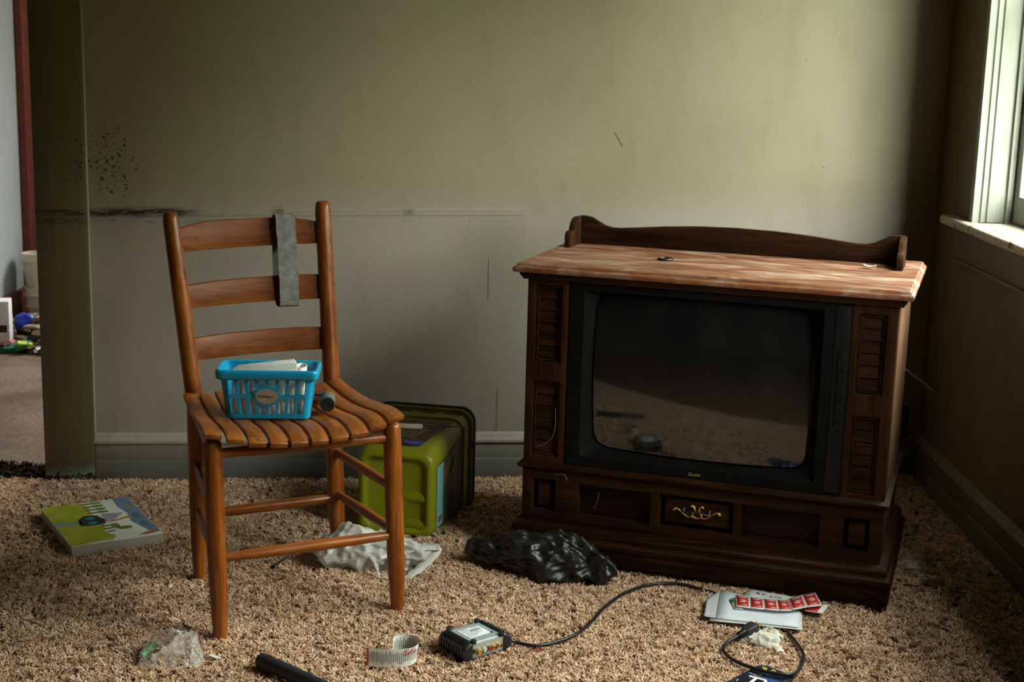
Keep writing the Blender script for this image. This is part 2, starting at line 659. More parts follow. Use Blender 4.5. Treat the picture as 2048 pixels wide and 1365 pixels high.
baseboard('baseboard_back', .143, BWL - .02, M_baseup, M_basebd, M_basecap, BW0, BWA)
RX = 1.285
baseboard('baseboard_right', -4.41, -1.0, M_basebd_r, M_basebd_r, M_basecap_r, (RX, 0, 0), -pi / 2)

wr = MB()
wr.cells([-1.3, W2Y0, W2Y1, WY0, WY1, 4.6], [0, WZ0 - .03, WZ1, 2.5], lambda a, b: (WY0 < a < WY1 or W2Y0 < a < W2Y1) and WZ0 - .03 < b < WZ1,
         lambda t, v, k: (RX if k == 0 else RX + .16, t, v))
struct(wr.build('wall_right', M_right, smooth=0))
struct(MB().box(-2.42, -2.27, -1.3, 4.2, 0, 2.5).build('wall_left', M_other, smooth=0))
struct(MB().box(-2.42, -2.27, 4.2, 7.1, 0, 2.5).build('wall_next_room_left', M_blue, smooth=0))
struct(MB().box(-2.42, 1.45, -1.42, -1.3, 0, 2.5).build('wall_front', M_other, smooth=0))
struct(MB().box(-2.45, 1.5, -1.42, 7.2, 2.5, 2.6).build('ceiling', M_ceil, smooth=0))
wn = MB()
wn.cells([-2.42, -1.6, -.5, .5], [0, .8, 2.1, 2.5], lambda a, b: -1.6 < a < -.5 and .8 < b < 2.1,
         lambda t, v, k: (t, 6.92 if k == 0 else 7.04, v))
struct(wn.build('wall_next_room_far', M_blue, smooth=0))
struct(MB().box(.38, .5, 4.4, 7.05, 0, 2.5).build('wall_next_room_right', M_blue, smooth=0))
# header over the doorway
struct(MB().box(-2.27, -1.37, 4.12, 4.25, 2.05, 2.5).build('wall_over_doorway', M_back, smooth=0))

n = NT('window_glass')
tr = n.t.nodes.new('ShaderNodeBsdfTransparent')
tr.inputs[0].default_value = (.90, .96, .95, 1)
gl = n.t.nodes.new('ShaderNodeBsdfGlossy')
gl.inputs['Roughness'].default_value = .02
mx = n.t.nodes.new('ShaderNodeMixShader')
mx.inputs[0].default_value = .05
n.link(tr.outputs[0], mx.inputs[1])
n.link(gl.outputs[0], mx.inputs[2])
n.link(mx.outputs[0], n.out.inputs[0])
M_pane = n.m


# a window: casing, reveal, stops, stool, apron, sashes, panes
def window(name, WY0, WY1):
    wi = struct(obj(name, None))
    MB().box(RX - .018, RX - .001, WY1 + .012, WY1 + .165, WZ0 - .002, 2.3).build('casing', M_wincase, wi, bevel=.003)
    MB().box(RX - .018, RX - .001, WY0 - .12, WY0 - .012, WZ0 - .002, 2.3).build('casing', M_wincase, wi, bevel=.003)
    MB().box(RX - .018, RX - .001, WY0 - .165, WY1 + .165, WZ1, 2.3).build('casing', M_wincase, wi, bevel=.003)
    jx0, jx1 = RX - .022, RX + .15
    for s_, yy in ((1, WY1), (-1, WY0)):
        pr = [(jx0, 0), (jx0, -.010), (jx0 + .014, -.010), (jx0 + .016, -.004), (jx0 + .021, -.004), (jx0 + .023, -.010), (jx0 + .030, -.010),
              (jx0 + .032, -.003), (jx0 + .038, -.003), (jx0 + .041, -.009), (jx0 + .088, -.009), (jx0 + .089, -.020), (jx0 + .104, -.020), (jx0 + .105, -.002), (jx1, -.002), (jx1, .016), (jx0, .016)]
        MB().loft([[(x, yy + s_ * y, z) for x, y in pr] for z in (WZ0, WZ1)]).build('jamb', M_white, wi, smooth=30)
    MB().box(jx0, jx1, WY0, WY1, WZ1 - .012, WZ1 + .01).build('head_jamb', M_white, wi)
    st = MB()
    st.slab([(RX - .055, WY0 - .19), (RX - .055, WY1 + .185), (RX - .001, WY1 + .185), (RX - .001, WY1 - .0205), (jx1, WY1 - .0205), (jx1, WY0 + .0205), (RX - .001, WY0 + .0205), (RX - .001, WY0 - .19)], WZ0 - .026, WZ0)
    st.build('stool', M_sill, wi, bevel=.007, seg=3)
    MB().box(RX - .016, RX - .001, WY0 - .165, WY1 + .17, WZ0 - .125, WZ0 - .027).build('apron', M_wincase, wi, bevel=.003)
    MB().box(RX - .020, RX - .0165, WY0 - .16, WY1 + .165, WZ0 - .129, WZ0 - .119).build('apron_bead', M_wincase, wi, bevel=.001)
    sx0, sx1 = jx0 + .108, jx0 + .142


    def sash(name, x0, x1, y0, y1, z0, z1):
        holes = []
        ym = (y0 + y1) / 2
        h = [(y0 + .05, y1 - .05, z0 + .075, z1 - .045)]
        m = MB()
        m.cells([y0, y0 + .05, y1 - .05, y1], [z0, z0 + .075, z1 - .045, z1], lambda a, b: y0 + .05 < a < y1 - .05 and z0 + .075 < b < z1 - .045,
                lambda t, v, k: (x0 if k == 0 else x1, t, v))
        s_ = m.build(name, M_white, wi, bevel=.003)
        MB().box((x0 + x1) / 2 - .002, (x0 + x1) / 2 + .002, y0 + .045, y1 - .045, z0 + .07, z1 - .04).build('pane', M_pane, s_)

    sash('lower_sash', sx0, sx1, WY0 + .004, WY1 - .004, WZ0 + .002, 1.50)
    sash('upper_sash', sx0 + .036, sx1 + .036, WY0 + .004, WY1 - .004, 1.455, WZ1 - .014)


window('window_1', WY0, WY1)
window('window_2', W2Y0, W2Y1)
w2 = struct(obj('window_3', None))
m = MB()
m.plate(-1.62, -.48, .78, 2.12, [(-1.55, -.55, .85, 2.05)], 6.90, 7.0)
m.build('frame', M_white, w2, bevel=.003)

# outdoors: a lawn, and a line of trees standing straight out from the windows; towards the street it is open
M_lawn = plain('lawn_grass', (.13, .145, .05), .9, .4, 3)
M_hedge = plain('tree_leaves', (.10, .10, .03), .85, .6, 5)
struct(MB().box(1.6, 40, -40, 40, -.7, -.6).build('lawn', M_lawn, smooth=0))
hd = MB()
rg = []
for i in range(61):
    az = radians(lerp(TREE_A0, 95, i / 60))
    e_ = min(1, i / 5, (60 - i) / 5) ** .5
    ring = []
    for k in range(15):
        a = pi * k / 14
        rr_ = 1.0 + .20 * noise.noise(Vector((az * 5, k * .5, 3.0))) + .14 * noise.noise(Vector((az * 16, k * .9, 9.0)))
        rad_ = 8.2 - 2.0 * cos(a) * rr_ * e_
        ring.append((1.4 + rad_ * cos(az), 3.4 + rad_ * sin(az), -.7 + TREE_H * e_ * sin(a) * rr_))
    rg.append(ring)
hd.loft(rg, close=False, cap0=False, cap1=False)
struct(hd.build('tree_line', M_hedge, smooth=0, recalc=False))

# ------------------------------------------------------------------ console television
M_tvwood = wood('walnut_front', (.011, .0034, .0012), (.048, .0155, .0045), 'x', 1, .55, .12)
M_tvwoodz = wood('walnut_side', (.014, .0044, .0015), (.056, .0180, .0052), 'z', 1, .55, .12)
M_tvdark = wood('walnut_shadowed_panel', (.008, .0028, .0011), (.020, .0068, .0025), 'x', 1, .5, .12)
M_tvbody = wood('dusty_lit_walnut_side', (.075, .032, .014), (.17, .085, .042), 'z', 1, .6, .2)  # dusty cabinet side, its walnut also lightened to look lit by the window
n = NT('dusty_walnut_top')
v = n.mp()
g = n.noise(n.mp(sc=(3, 45, 45)), 1, 6, .6, .6)
c = n.mix(n.rng(g, .35, .65), (.085, .021, .006), (.21, .066, .020))
d1 = n.noise(n.mp(sc=(1, 2.6, 1)), 5.5, 7, .68, .8)
d2 = n.noise(n.mp(sc=(4, 40, 4)), 2.2, 6, .7)
du = n.math('ADD', n.math('MULTIPLY', d1, .62), n.math('MULTIPLY', d2, .38))
duf = n.rng(du, .47, .64, .03, .8)
c = n.mix(duf, c, (.40, .29, .215))
n.set(c, n.rng(duf, 0, 1, .42, .85), 0, .4)
n.bump(n.math('ADD', g, n.math('MULTIPLY', du, 1.5)), .0008)
M_tvtop = n.m
M_bezel = plain('black_plastic', (.006, .006, .006), .45, .2, 60, spec=.2)
M_bezel2 = plain('dusty_black_plastic', (.0055, .0053, .0046), .6, .3, 40, spec=.07)
M_brass = plain('aged_brass', (.62, .34, .07), .45, .3, 60, metal=.35)
M_black = plain('black_metal', (.012, .011, .011), .4, .2, 60)
n = NT('crt_glass')
sm = n.noise(n.mp(), 9, 5, .6)
n.set(n.mix(n.rng(sm, .4, .7), (.006, .006, .006), (.012, .011, .010)), n.rng(sm, .35, .7, .035, .09), 0, .6, **{'IOR': 1.6})
M_crt = n.m

W_, D_ = .899, .505
tv = thing('console_television', 'dark walnut console television cabinet with black screen and dusty top', 'television', (.0361, 3.5688, 0), -.3186)


def ledge(rings, W=W_, D=D_):
    return MB().loft([[(-o, -o, z), (W + o, -o, z), (W + o, D, z), (-o, D, z)] for o, z in rings])


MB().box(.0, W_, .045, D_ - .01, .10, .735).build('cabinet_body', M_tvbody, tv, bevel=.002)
LV = [(.022, .090, .526, .721), (.022, .090, .282, .476), (.811, .873, .521, .712), (.811, .873, .278, .467)]
BZ = (.108, .794, .266, .735)
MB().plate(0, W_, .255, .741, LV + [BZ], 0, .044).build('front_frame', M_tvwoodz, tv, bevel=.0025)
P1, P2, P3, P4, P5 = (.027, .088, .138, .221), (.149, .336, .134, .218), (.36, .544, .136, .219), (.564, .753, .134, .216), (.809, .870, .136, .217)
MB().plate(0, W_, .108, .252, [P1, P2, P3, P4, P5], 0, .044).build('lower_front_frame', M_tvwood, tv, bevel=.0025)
slat_me = None
for li, (x0, x1, z0, z1) in enumerate(LV):
    MB().plate(x0 + .0005, x1 - .0005, z0 + .0005, z1 - .0005, [(x0 + .007, x1 - .007, z0 + .007, z1 - .007)], .006, .04).build('louvre_frame', M_tvwood, tv, bevel=.0015)
    MB().box(x0 + .006, x1 - .006, .036, .0445, z0 + .006, z1 - .006).build('louvre_backing', M_tvdark, tv)
    nS = 6
    hh = (z1 - z0 - .014) / nS
    for k in range(nS):
        zc = z0 + .007 + hh * (k + .5)
        m = MB()
        pr = [(.0135, hh * .47), (.0345, hh * .47), (.0345, -hh * .45), (.0105, -hh * .45), (.0100, -hh * .40)]
        m.loft([[(x, y, zc + z) for y, z in pr] for x in (x0 + .0075, x1 - .0075)])
        m.build('louvre_slat', M_tvwood, tv, smooth=25)
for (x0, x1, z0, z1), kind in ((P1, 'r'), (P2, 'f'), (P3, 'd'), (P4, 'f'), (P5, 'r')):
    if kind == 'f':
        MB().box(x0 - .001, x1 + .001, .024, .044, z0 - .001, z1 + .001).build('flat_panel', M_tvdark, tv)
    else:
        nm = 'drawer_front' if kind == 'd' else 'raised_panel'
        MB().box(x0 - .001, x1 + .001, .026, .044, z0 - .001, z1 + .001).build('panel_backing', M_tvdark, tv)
        i = .012
        m = MB()
        e = .008
        m.loft([[(x0 + i - e, .026, z0 + i - e), (x1 - i + e, .026, z0 + i - e), (x1 - i + e, .026, z1 - i + e), (x0 + i - e, .026, z1 - i + e)],
                [(x0 + i, .010, z0 + i), (x1 - i, .010, z0 + i), (x1 - i, .010, z1 - i), (x0 + i, .010, z1 - i)]])
        dr = m.build(nm, M_tvwood, tv, bevel=.0015)
        if kind == 'd':
            cx, cz = (x0 + x1) / 2 + .001, (z0 + z1) / 2 + .006
            hm = MB()
            for s_ in (-1, 1):
                arm = smoothpath([(cx + s_ * .006, .007, cz - .0155), (cx + s_ * .022, .007, cz - .0165), (cx + s_ * .034, .006, cz - .009), (cx + s_ * .044, .006, cz - .001), (cx + s_ * .052, .007, cz + .001), (cx + s_ * .058, .008, cz - .003)], 5)
                nA = len(arm)
                hm.tube(arm, [.0046 - .0016 * sin(pi * min(1, i_ / nA * 1.15)) + (.0024 if i_ > nA - 6 else 0) for i_ in range(nA)], 8, flat=.5)
                lyre = smoothpath([(cx + s_ * .0155, .007, cz + .0095), (cx + s_ * .0125, .007, cz + .0125), (cx + s_ * .007, .007, cz + .009), (cx + s_ * .0055, .007, cz + .001), (cx + s_ * .010, .007, cz - .007), (cx + s_ * .012, .007, cz - .013), (cx + s_ * .004, .007, cz - .0175), (cx, .007, cz - .018)], 5)
                hm.tube(lyre, .0046, 8, flat=.5)
            hm.build('brass_pull', M_brass, dr)['label'] = 'aged brass batwing drawer pull'
            MB().tube(smoothpath([(cx - .032, .005, cz + .006), (cx - .03, -.004, cz - .004), (cx - .012, -.007, cz + .001), (cx, -.008, cz + .003), (cx + .012, -.007, cz + .001), (cx + .03, -.004, cz - .004), (cx + .032, .005, cz + .006)], 5), .0026, 8).build('bail_handle', M_black, dr)

ledge([(.010, .735), (.012, .741), (.016, .745), (.018, .7525)]).build('cornice', M_tvwood, tv, smooth=50)
ledge([(.024, .7525), (.030, .7545), (.032, .760), (.031, .765), (.025, .769), (.0235, .7725), (.020, .7754)]).build('top_board', M_tvtop, tv, smooth=30)
ledge([(.001, .247), (.009, .249), (.012, .254), (.012, .259), (.006, .263), (.004, .2655), (.0, .267)]).build('waist_moulding', M_tvwood, tv, smooth=50)
ledge([(.019, .086), (.021, .093), (.019, .100), (.013, .104), (.009, .106), (.003, .110)]).build('plinth_cove', M_tvwood, tv, smooth=50)
ledge([(.026, .060), (.030, .066), (.030, .074), (.025, .080), (.020, .083), (.018, .0865)]).build('plinth_moulding', M_tvwood, tv, smooth=50)
pb = MB()
ar = [(.12, .005), (.155, .007), (.19, .016), (.24, .022), (W_ / 2, .023), (W_ - .24, .022), (W_ - .19, .016), (W_ - .155, .007), (W_ - .12, .005)]
ol = [(-.026, .005)] + ar + [(W_ + .026, .005), (W_ + .026, .061), (-.026, .061)]
pb.prism(ol, -.026, -.006)
pb.build('plinth_front', M_tvwood, tv, bevel=.002)
for x0, x1 in ((-.026, -.006), (W_ + .006, W_ + .026)):
    MB().box(x0, x1, -.0055, D_, .005, .061).build('plinth_side', M_tvwoodz, tv, bevel=.002)
MB().box(-.005, W_ + .005, -.005, D_ - .005, .055, .104).build('plinth_core', M_tvdark, tv)

# bezel and tube
def ring_rect(x0, x1, z0, z1, y, n_=24, r=0.0, bow=0.0):
    """closed ring of 4*n_ points, with bowed sides"""
    cx, cz, hx, hz = (x0 + x1) / 2, (z0 + z1) / 2, (x1 - x0) / 2, (z1 - z0) / 2
    out = []
    cs = [(1, -1), (1, 1), (-1, 1), (-1, -1)]
    for k in range(4):
        (ax, az), (bx_, bz) = cs[k], cs[(k + 1) % 4]
        for i in range(n_):
            t = i / n_
            px, pz = lerp(ax, bx_, t) * hx, lerp(az, bz, t) * hz
            bl = bow * (1 - (2 * t - 1) ** 2)
            if k == 0: px += bl
            if k == 1: pz += bl
            if k == 2: px -= bl
            if k == 3: pz -= bl
            if r:
                dx_, dz_ = abs(px) - (hx - r), abs(pz) - (hz - r)
                if dx_ > 0 and dz_ > 0:
                    l = sqrt(dx_ * dx_ + dz_ * dz_)
                    f = r / l if l > r else 1
                    px = math.copysign(hx - r + dx_ * f, px)
                    pz = math.copysign(hz - r + dz_ * f, pz)
            out.append((cx + px, y, cz + pz))
    return out


bz = MB()
SC = (.178, .702, .318, .703)
bz.loft([ring_rect(*BZ, .04), ring_rect(*BZ, .002), ring_rect(BZ[0] + .004, BZ[1] - .004, BZ[2] + .003, BZ[3] - .003, -.002),
         ring_rect(.148, .731, .291, .716, -.003, r=.004), ring_rect(.151, .728, .294, .713, .001, r=.004),
         ring_rect(SC[0] - .006, SC[1] + .006, SC[2] - .006, SC[3] + .006, .017, r=.03, bow=.007), ring_rect(SC[0] - .003, SC[1] + .003, SC[2] - .003, SC[3] + .003, .036, r=.03, bow=.007)], cap0=False, cap1=False)
bez = bz.build('screen_bezel', M_bezel2, tv, smooth=28)
m = MB()
RN = 12
base = ring_rect(*SC, 0, r=.028, bow=.006)
cx, cz = (SC[0] + SC[1]) / 2, (SC[2] + SC[3]) / 2
rings = []
for q in range(RN + 1):
    t = 1 - q / RN * .98
    ring = []
    for x, y, z in base:
        px, pz = (x - cx) * t, (z - cz) * t
        ring.append((cx + px, .033 - .026 * (1 - (px / .265) ** 2 * .6 - (pz / .197) ** 2 * .4), cz + pz))
    rings.append(ring)
m.loft([[(x, .0445, z) for x, y, z in rings[0]]] + rings, cap0=True, cap1=True)
m.build('screen_glass', M_crt, tv, smooth=60)
cp = MB()
cp.plate(.757, .790, .275, .727, [(.764, .769, .44, .62)], -.0042, -.0015)
cpo = cp.build('control_strip', M_bezel, tv, bevel=.0008)
for k, zz in enumerate((.60, .575, .55, .525, .50, .475, .45, .425)):
    MB().box(.7745, .7845, -.0056, -.004, zz - .003, zz + .003).build('button', M_bezel2, cpo, bevel=.0008)
M_gold = plain('worn_gold_print', (.40, .30, .14), .5, .2)
RXM = Matrix.Rotation(pi / 2, 4, 'X')
text('brand_lettering', 'Zenith', .0115, M_gold, tv, Matrix.Translation((.442, -.0033, .279)) @ RXM, shear=.3)

# gallery rail with end brackets
gp = [(.004, .7755), (.004, .846), (.012, .8505), (.030, .851), (.048, .848), (.066, .838), (.085, .828), (.105, .8235), (.125, .823), (.17, .827), (.25, .835), (.34, .841), (.4425, .843)]
full = gp + [(W_ - .0 - x - .014, z) for x, z in reversed(gp[:-1])]
MB().prism(full, .405, .423).build('gallery_rail', M_tvwood, tv, bevel=.002)
for bx0 in (.003, W_ - .034):
    pr = [(.300, .7756), (.300, .806), (.306, .815), (.318, .819), (.330, .816), (.338, .820), (.348, .836), (.362, .846), (.385, .850), (.4045, .850), (.4045, .7756)]
    m = MB()
    m.loft([[(x, y, z) for y, z in pr] for x in (bx0, bx0 + .017)])
    m.build('gallery_bracket', M_tvwoodz, tv, bevel=.0015)


def tvp(x, y, z):
    a = -.3186
    return (.0361 + x * cos(a) - y * sin(a), 3.5688 + x * sin(a) + y * cos(a), z)


m = MB()
m.loft([[(r * cos(a), r * sin(a), z) for a in [2 * pi * k / 32 for k in range(32)]] for r, z in ((.0155, 0), (.0195, 0), (.0205, .003), (.0195, .0055), (.0165, .0055), (.0155, .003), (.0155, 0))], cap0=False, cap1=False)
tag(m.build('rubber_ring', M_black, None, loc=tvp(.302, .2, .7758)), 'small black ring lying on the dusty television top', 'ring')
M_leaf = plain('dry_leaf', (.52, .42, .27), .8, .25, 60)
m = MB()
for i in range(7):
    t = i / 6
    wv = .0075 * sin(pi * min(.97, t + .03)) + .0006
    zc = .0015 + .009 * (t - .5) ** 2 * 2
    m.v += [(-.018 + .036 * t, -wv, zc + .003), (-.018 + .036 * t, 0, zc), (-.018 + .036 * t, wv, zc + .004)]
for i in range(6):
    for k in range(2):
        a = i * 3 + k
        m.f.append((a, a + 3, a + 4, a + 1)); m.mi.append(0)
lf = m.build('dry_leaf', M_leaf, None, loc=tvp(.80, .305, .7765), rot=(0, 0, -.6))
lf.modifiers.new('thick', 'SOLIDIFY').thickness = .0006
tag(lf, 'curled pale dry leaf on the right end of the television top', 'leaf')

# ------------------------------------------------------------------ ladder-back chair
M_post = wood('honey_maple_posts', (.16, .036, .004), (.40, .115, .014), 'z', .9, .32, .4)
M_rung = wood('honey_maple_rungs', (.18, .042, .005), (.43, .125, .017), 'x', .9, .32, .4)
M_rungy = wood('honey_maple_side_rungs', (.16, .038, .005), (.36, .105, .015), 'y', .9, .34, .4)
M_slat = wood('honey_oak_back_slats', (.14, .031, .004), (.31, .085, .011), 'x', 1.1, .42, .3)
M_seat = wood('worn_seat_slats', (.19, .050, .007), (.42, .135, .022), 'y', .9, .36, .4, wear=.4, wearcol=(.52, .25, .09))
CA = radians(26.85)
chair = thing('ladderback_chair', 'honey-brown wooden ladder-back chair with slatted seat', 'chair', (-.624, 2.9921, 0), CA)
leg_f = [((.0, .0), (-.004, .03)), ((.4192, .0), (.412, .03))]
for (bx, by), (tx, ty) in leg_f:
    pts, rad = [], []
    for t, r in ((0, .0125), (.04, .0155), (.15, .0185), (.30, .0205), (.5, .021), (.9, .021), (.975, .0205), (.993, .017), (1.0, .008)):
        pts.append((lerp(bx, tx, t), lerp(by, ty, t), lerp(.004, .452, t)))
        rad.append(r)
    MB().tube(pts, rad, 24).build('front_leg', M_post, chair, smooth=60)
posts = [((.052, .372), (.052, .385), (.0215, .475), .893), ((.409, .372), (.396, .385), (.402, .475), .911)]


def post_at(p, z):
    (bx, by), (sx, sy), (tx, ty), zt = p
    if z < .44:
        return lerp(bx, sx, z / .44), lerp(by, sy, z / .44)
    t = (z - .44) / (zt - .44)
    return lerp(sx, tx, t), lerp(sy, ty, t)


for p in posts:
    zt = p[3]
    pts, rad = [], []
    for z, r in ((.004, .0135), (.03, .016), (.10, .0195), (.2, .021), (.35, .021), (.40, .021), (.44, .021), (.48, .021), (.6, .0205), (.75, .020), (zt - .02, .0195), (zt - .006, .0175), (zt - .001, .013), (zt, .006)):
        x, y = post_at(p, z)
        pts.append((x, y, z))
        rad.append(r)
    MB().tube(pts, rad, 24).build('back_post', M_post, chair, smooth=60)


def rung(name, a, b, mat, r=.0125):
    a, b = Vector(a), Vector(b)
    ts = (0, .08, .3, .5, .7, .92, 1)
    MB().tube([a.lerp(b, t) for t in ts], [r * k for k in (.72, .85, 1, 1.05, 1, .85, .72)], 16).build(name, mat, chair, smooth=60)


def fleg(i, z):
    (bx, by), (tx, ty) = leg_f[i]
    t = z / .448
    return Vector((lerp(bx, tx, t), lerp(by, ty, t), z))


def bleg(i, z):
    x, y = post_at(posts[i], z)
    return Vector((x, y, z))


rung('front_stretcher', fleg(0, .187), fleg(1, .187), M_rung)
rung('seat_rail', fleg(0, .420), fleg(1, .417), M_rung, .013)
rung('rear_stretcher', bleg(0, .168), bleg(1, .170), M_rung)
rung('rear_seat_rail', bleg(0, .418), bleg(1, .418), M_rung, .013)
for i in (0, 1):
    rung('side_stretcher', fleg(i, .195), bleg(i, .182), M_rungy, .012)
    rung('side_stretcher', fleg(i, .298), bleg(i, .292), M_rungy, .012)
    rung('side_seat_rail', fleg(i, .424), bleg(i, .424), M_rungy, .012)
# back slats: bowed boards, the top one with a shaped upper edge
for zl0, zl1, zr0, zr1, crown in ((.798, .850, .808, .858, .016), (.665, .719, .673, .731, .003), (.542, .594, .549, .602, .003)):
    zc = (zl0 + zl1 + zr0 + zr1) / 4
    (xa, ya), (xb, yb) = post_at(posts[0], zc), post_at(posts[1], zc)
    rings = []
    for k in range(19):
        t = k / 18
        x, y = lerp(xa, xb, t), lerp(ya, yb, t) + .022 * sin(pi * t)
        z0, z1 = lerp(zl0, zr0, t), lerp(zl1, zr1, t)
        e = min(t, 1 - t)
        z1 += crown * min(1, max(0, (e - .02) / .2)) ** .8
        ln = (z1 - z0) * .2
        rings.append([(x, y - .005, z0), (x, y - .005 + ln, z1), (x, y + .005 + ln, z1), (x, y + .005, z0)])
    MB().loft(rings).build('back_slat', M_slat, chair, bevel=.0015, smooth=50)


def seat_z(u, v):
    t = [(-.03, -.016), (-.012, -.006), (.02, .002), (.06, .003), (.12, -.003), (.19, -.007), (.26, -.005), (.32, .001), (.385, .010)]
    for (a, za), (b, zb) in zip(t, t[1:]):
        if v <= b:
            k = (v - a) / (b - a)
            k = k * k * (3 - 2 * k) * .5 + k * .5
            pz = lerp(za, zb, k)
            break
    else:
        pz = t[-1][1]
    return .456 + .026 * min(1.3, ((u - .203) / .235) ** 2) + pz


NS = 10
for i in range(NS):
    rings = []
    for k in range(23):
        q = k / 22
        f0, f1 = i / NS, (i + 1) / NS
        gap = .0035
        vv = -.028 + .413 * q
        cr = .028 * (1 - q) * (abs(i + .5 - NS / 2) / (NS / 2)) ** 3    # outer slats set back a little at the front corners
        vv = vv + cr * (1 - q)
        xl = lerp(lerp(-.034, .016, q), lerp(.432, .412, q), f0) + gap
        xr = lerp(lerp(-.034, .016, q), lerp(.432, .412, q), f1) - gap
        if q > .9 and i in (0, 1, NS - 2, NS - 1):
            vv = min(vv, .363)
        zl, zr = seat_z(xl, vv), seat_z(xr, vv)
        th = .0125
        vv2 = vv + (.0 if k else .006)
        rings.append([(xl, vv, zl), (xr, vv, zr), (xr, vv2, zr - th), (xl, vv2, zl - th)])
    # drop repeated rings at the post cut-out
    rr2 = [rings[0]]
    for r in rings[1:]:
        if abs(r[0][1] - rr2[-1][0][1]) > .004:
            rr2.append(r)
    MB().loft(rr2).build('seat_slat', M_seat, chair, bevel=.0022, smooth=50)


def ch(x, y, z):
    return Vector((-.624 + x * cos(CA) - y * sin(CA), 2.9921 + x * sin(CA) + y * cos(CA), z))


# grey webbing strap looped over the top slat
n = NT('grey_webbing')
v = n.mp()
wv = n.math('SINE', n.math('MULTIPLY', n.sep(v)[2], 1900.0))
n.set(n.mix(n.rng(n.noise(v, 50, 4), .3, .7), (.15, .145, .138), (.27, .26, .25)), .85, 0, .2)
n.bump(n.math('ADD', n.math('MULTIPLY', wv, .3), n.noise(v, 30, 3)), .0015)
M_strap = n.m
loop = [(.4655, .868), (.4610, .842), (.4560, .815), (.4500, .780), (.4440, .745), (.4395, .715), (.4370, .690), (.4360, .670), (.4375, .660), (.4425, .6560)]
back = [(.4690, .8760), (.4760, .8800), (.4860, .8790), (.4930, .872), (.4950, .845), (.4940, .80), (.4900, .74), (.4850, .70), (.4780, .672), (.4650, .658), (.4520, .6555)]
pth = list(reversed(loop)) + back[0:]
pth = smoothpath([(0, y, z) for y, z in pth], 3)
strap = thing('webbing_strap', 'grey webbing strap looped over the chair back slats', 'strap', ch(.303, 0, 0), CA)
m = MB()
rings = []
for i, p in enumerate(pth):
    d = (pth[min(i + 1, len(pth) - 1)] - pth[max(i - 1, 0)]).normalized()
    nn = Vector((0, -d.z, d.y))
    sh = 0
    sh += .002 * noise.noise(Vector((0, p.z * 30, 0)))
    h = .0245
    rings.append([(-h + sh, *(p - nn * .0011)[1:]), (h + sh, *(p - nn * .0011)[1:]), (h + sh, *(p + nn * .0011)[1:]), (-h + sh, *(p + nn * .0011)[1:])])
m.loft(rings)
m.build('strap_band', M_strap, strap, smooth=60)
# ------------------------------------------------------------------ blue basket on the seat
M_blue_pl = plain('sky_blue_plastic', (.008, .34, .62), .32, .08, 40, spec=.5)
M_blue_in = M_blue_pl
BKA = radians(3.5)
bkx = thing('blue_basket', 'small sky-blue plastic basket with oval label on the chair seat', 'basket', (-.551, 3.2195, .4575), BKA)
BH = .106


def perim(hx, hy, r):
    """list of (t, x, y, nx, ny) along a rounded rectangle, from the front centre to the right"""
    segs = []
    return segs


def basket_pt(t, v, inset):
    """t in 0..4: front(0-1) right(1-2) back(2-3) left(3-4), v height fraction"""
    hx, hy = lerp(.094, .107, v) - inset, lerp(.043, .053, v) - inset
    r = .016
    s_ = int(t) % 4
    f = t - int(t)
    cs = [(-1, -1), (1, -1), (1, 1), (-1, 1)]
    a, b = cs[s_], cs[(s_ + 1) % 4]
    px, py = lerp(a[0], b[0], f) * hx, lerp(a[1], b[1], f) * hy
    dx_, dy_ = abs(px) - (hx - r), abs(py) - (hy - r)
    if dx_ > 0 and dy_ > 0:
        l = sqrt(dx_ * dx_ + dy_ * dy_)
        k = r / l if l > r else 1
        px, py = math.copysign(hx - r + dx_ * k, px), math.copysign(hy - r + dy_ * k, py)
    return (px, py, .003 + v * BH)


ts = []
hol = []
for side, ncol in ((0, 8), (1, 4), (2, 8), (3, 4)):
    m0 = .06 if ncol == 8 else .13
    cw = (1 - 2 * m0) / ncol
    ts += [side, side + m0 * .35, side + m0 * .7]
    for k in range(ncol):
        a = side + m0 + cw * k
        ts += [a + cw * .17, a + cw * .5, a + cw * .83]
        hol.append((a + cw * .17, a + cw * .83))
    ts += [side + 1 - m0 * .7, side + 1 - m0 * .35]
ts = sorted(set(ts)) + [4]
vs = [0, .07, .10, .25, .42, .45, .53, .56, .70, .87, .90, 1.0]
rowz = ((.10, .45), (.53, .90))
m = MB()
m.cells(ts, vs, lambda a, b: any(h0 < a < h1 for h0, h1 in hol) and any(z0 < b < z1 for z0, z1 in rowz),
        lambda t, v, k: basket_pt(t, v, 0 if k == 0 else .0022), periodic=True)
m.build('basket_wall', M_blue_pl, bkx, smooth=50)
m = MB()
ys = [-.040, -.032, -.008, .008, .032, .040]
m.cells([-.090] + [x for k in range(8) for x in (-.086 + k * .0215 + .003, -.086 + k * .0215 + .0185)] + [.090], ys,
        lambda a, b: (.003 < ((a + .086) % .0215) < .0185) and (.008 < abs(b) < .032) and abs(a) < .086,
        lambda t, v, k: (t, v, .0035 if k == 0 else .001))
m.build('basket_floor', M_blue_pl, bkx, smooth=0)
m = MB()
rg = []
for o_, z in ((-.001, .0945), (.0045, .094), (.0075, .0965), (.0085, .108), (.008, .1135), (.0055, .1165), (.002, .1165), (-.0015, .114), (-.002, .106)):
    rg.append([basket_pt(t * .02, .98, -o_)[:2] + (z,) for t in range(200)])
rg.append(rg[0])
m.loft(rg, cap0=False, cap1=False)
m.build('basket_rim', M_blue_pl, bkx, smooth=50)
tilt = math.atan2(.010, BH)
yf = -.0483


def ell(rx, rz, y0, y1, n_=40):
    e = MB()
    e.loft([[(rx * cos(2 * pi * k / n_), y, rz * sin(2 * pi * k / n_)) for k in range(n_)] for y in (y0, y1)])
    return e


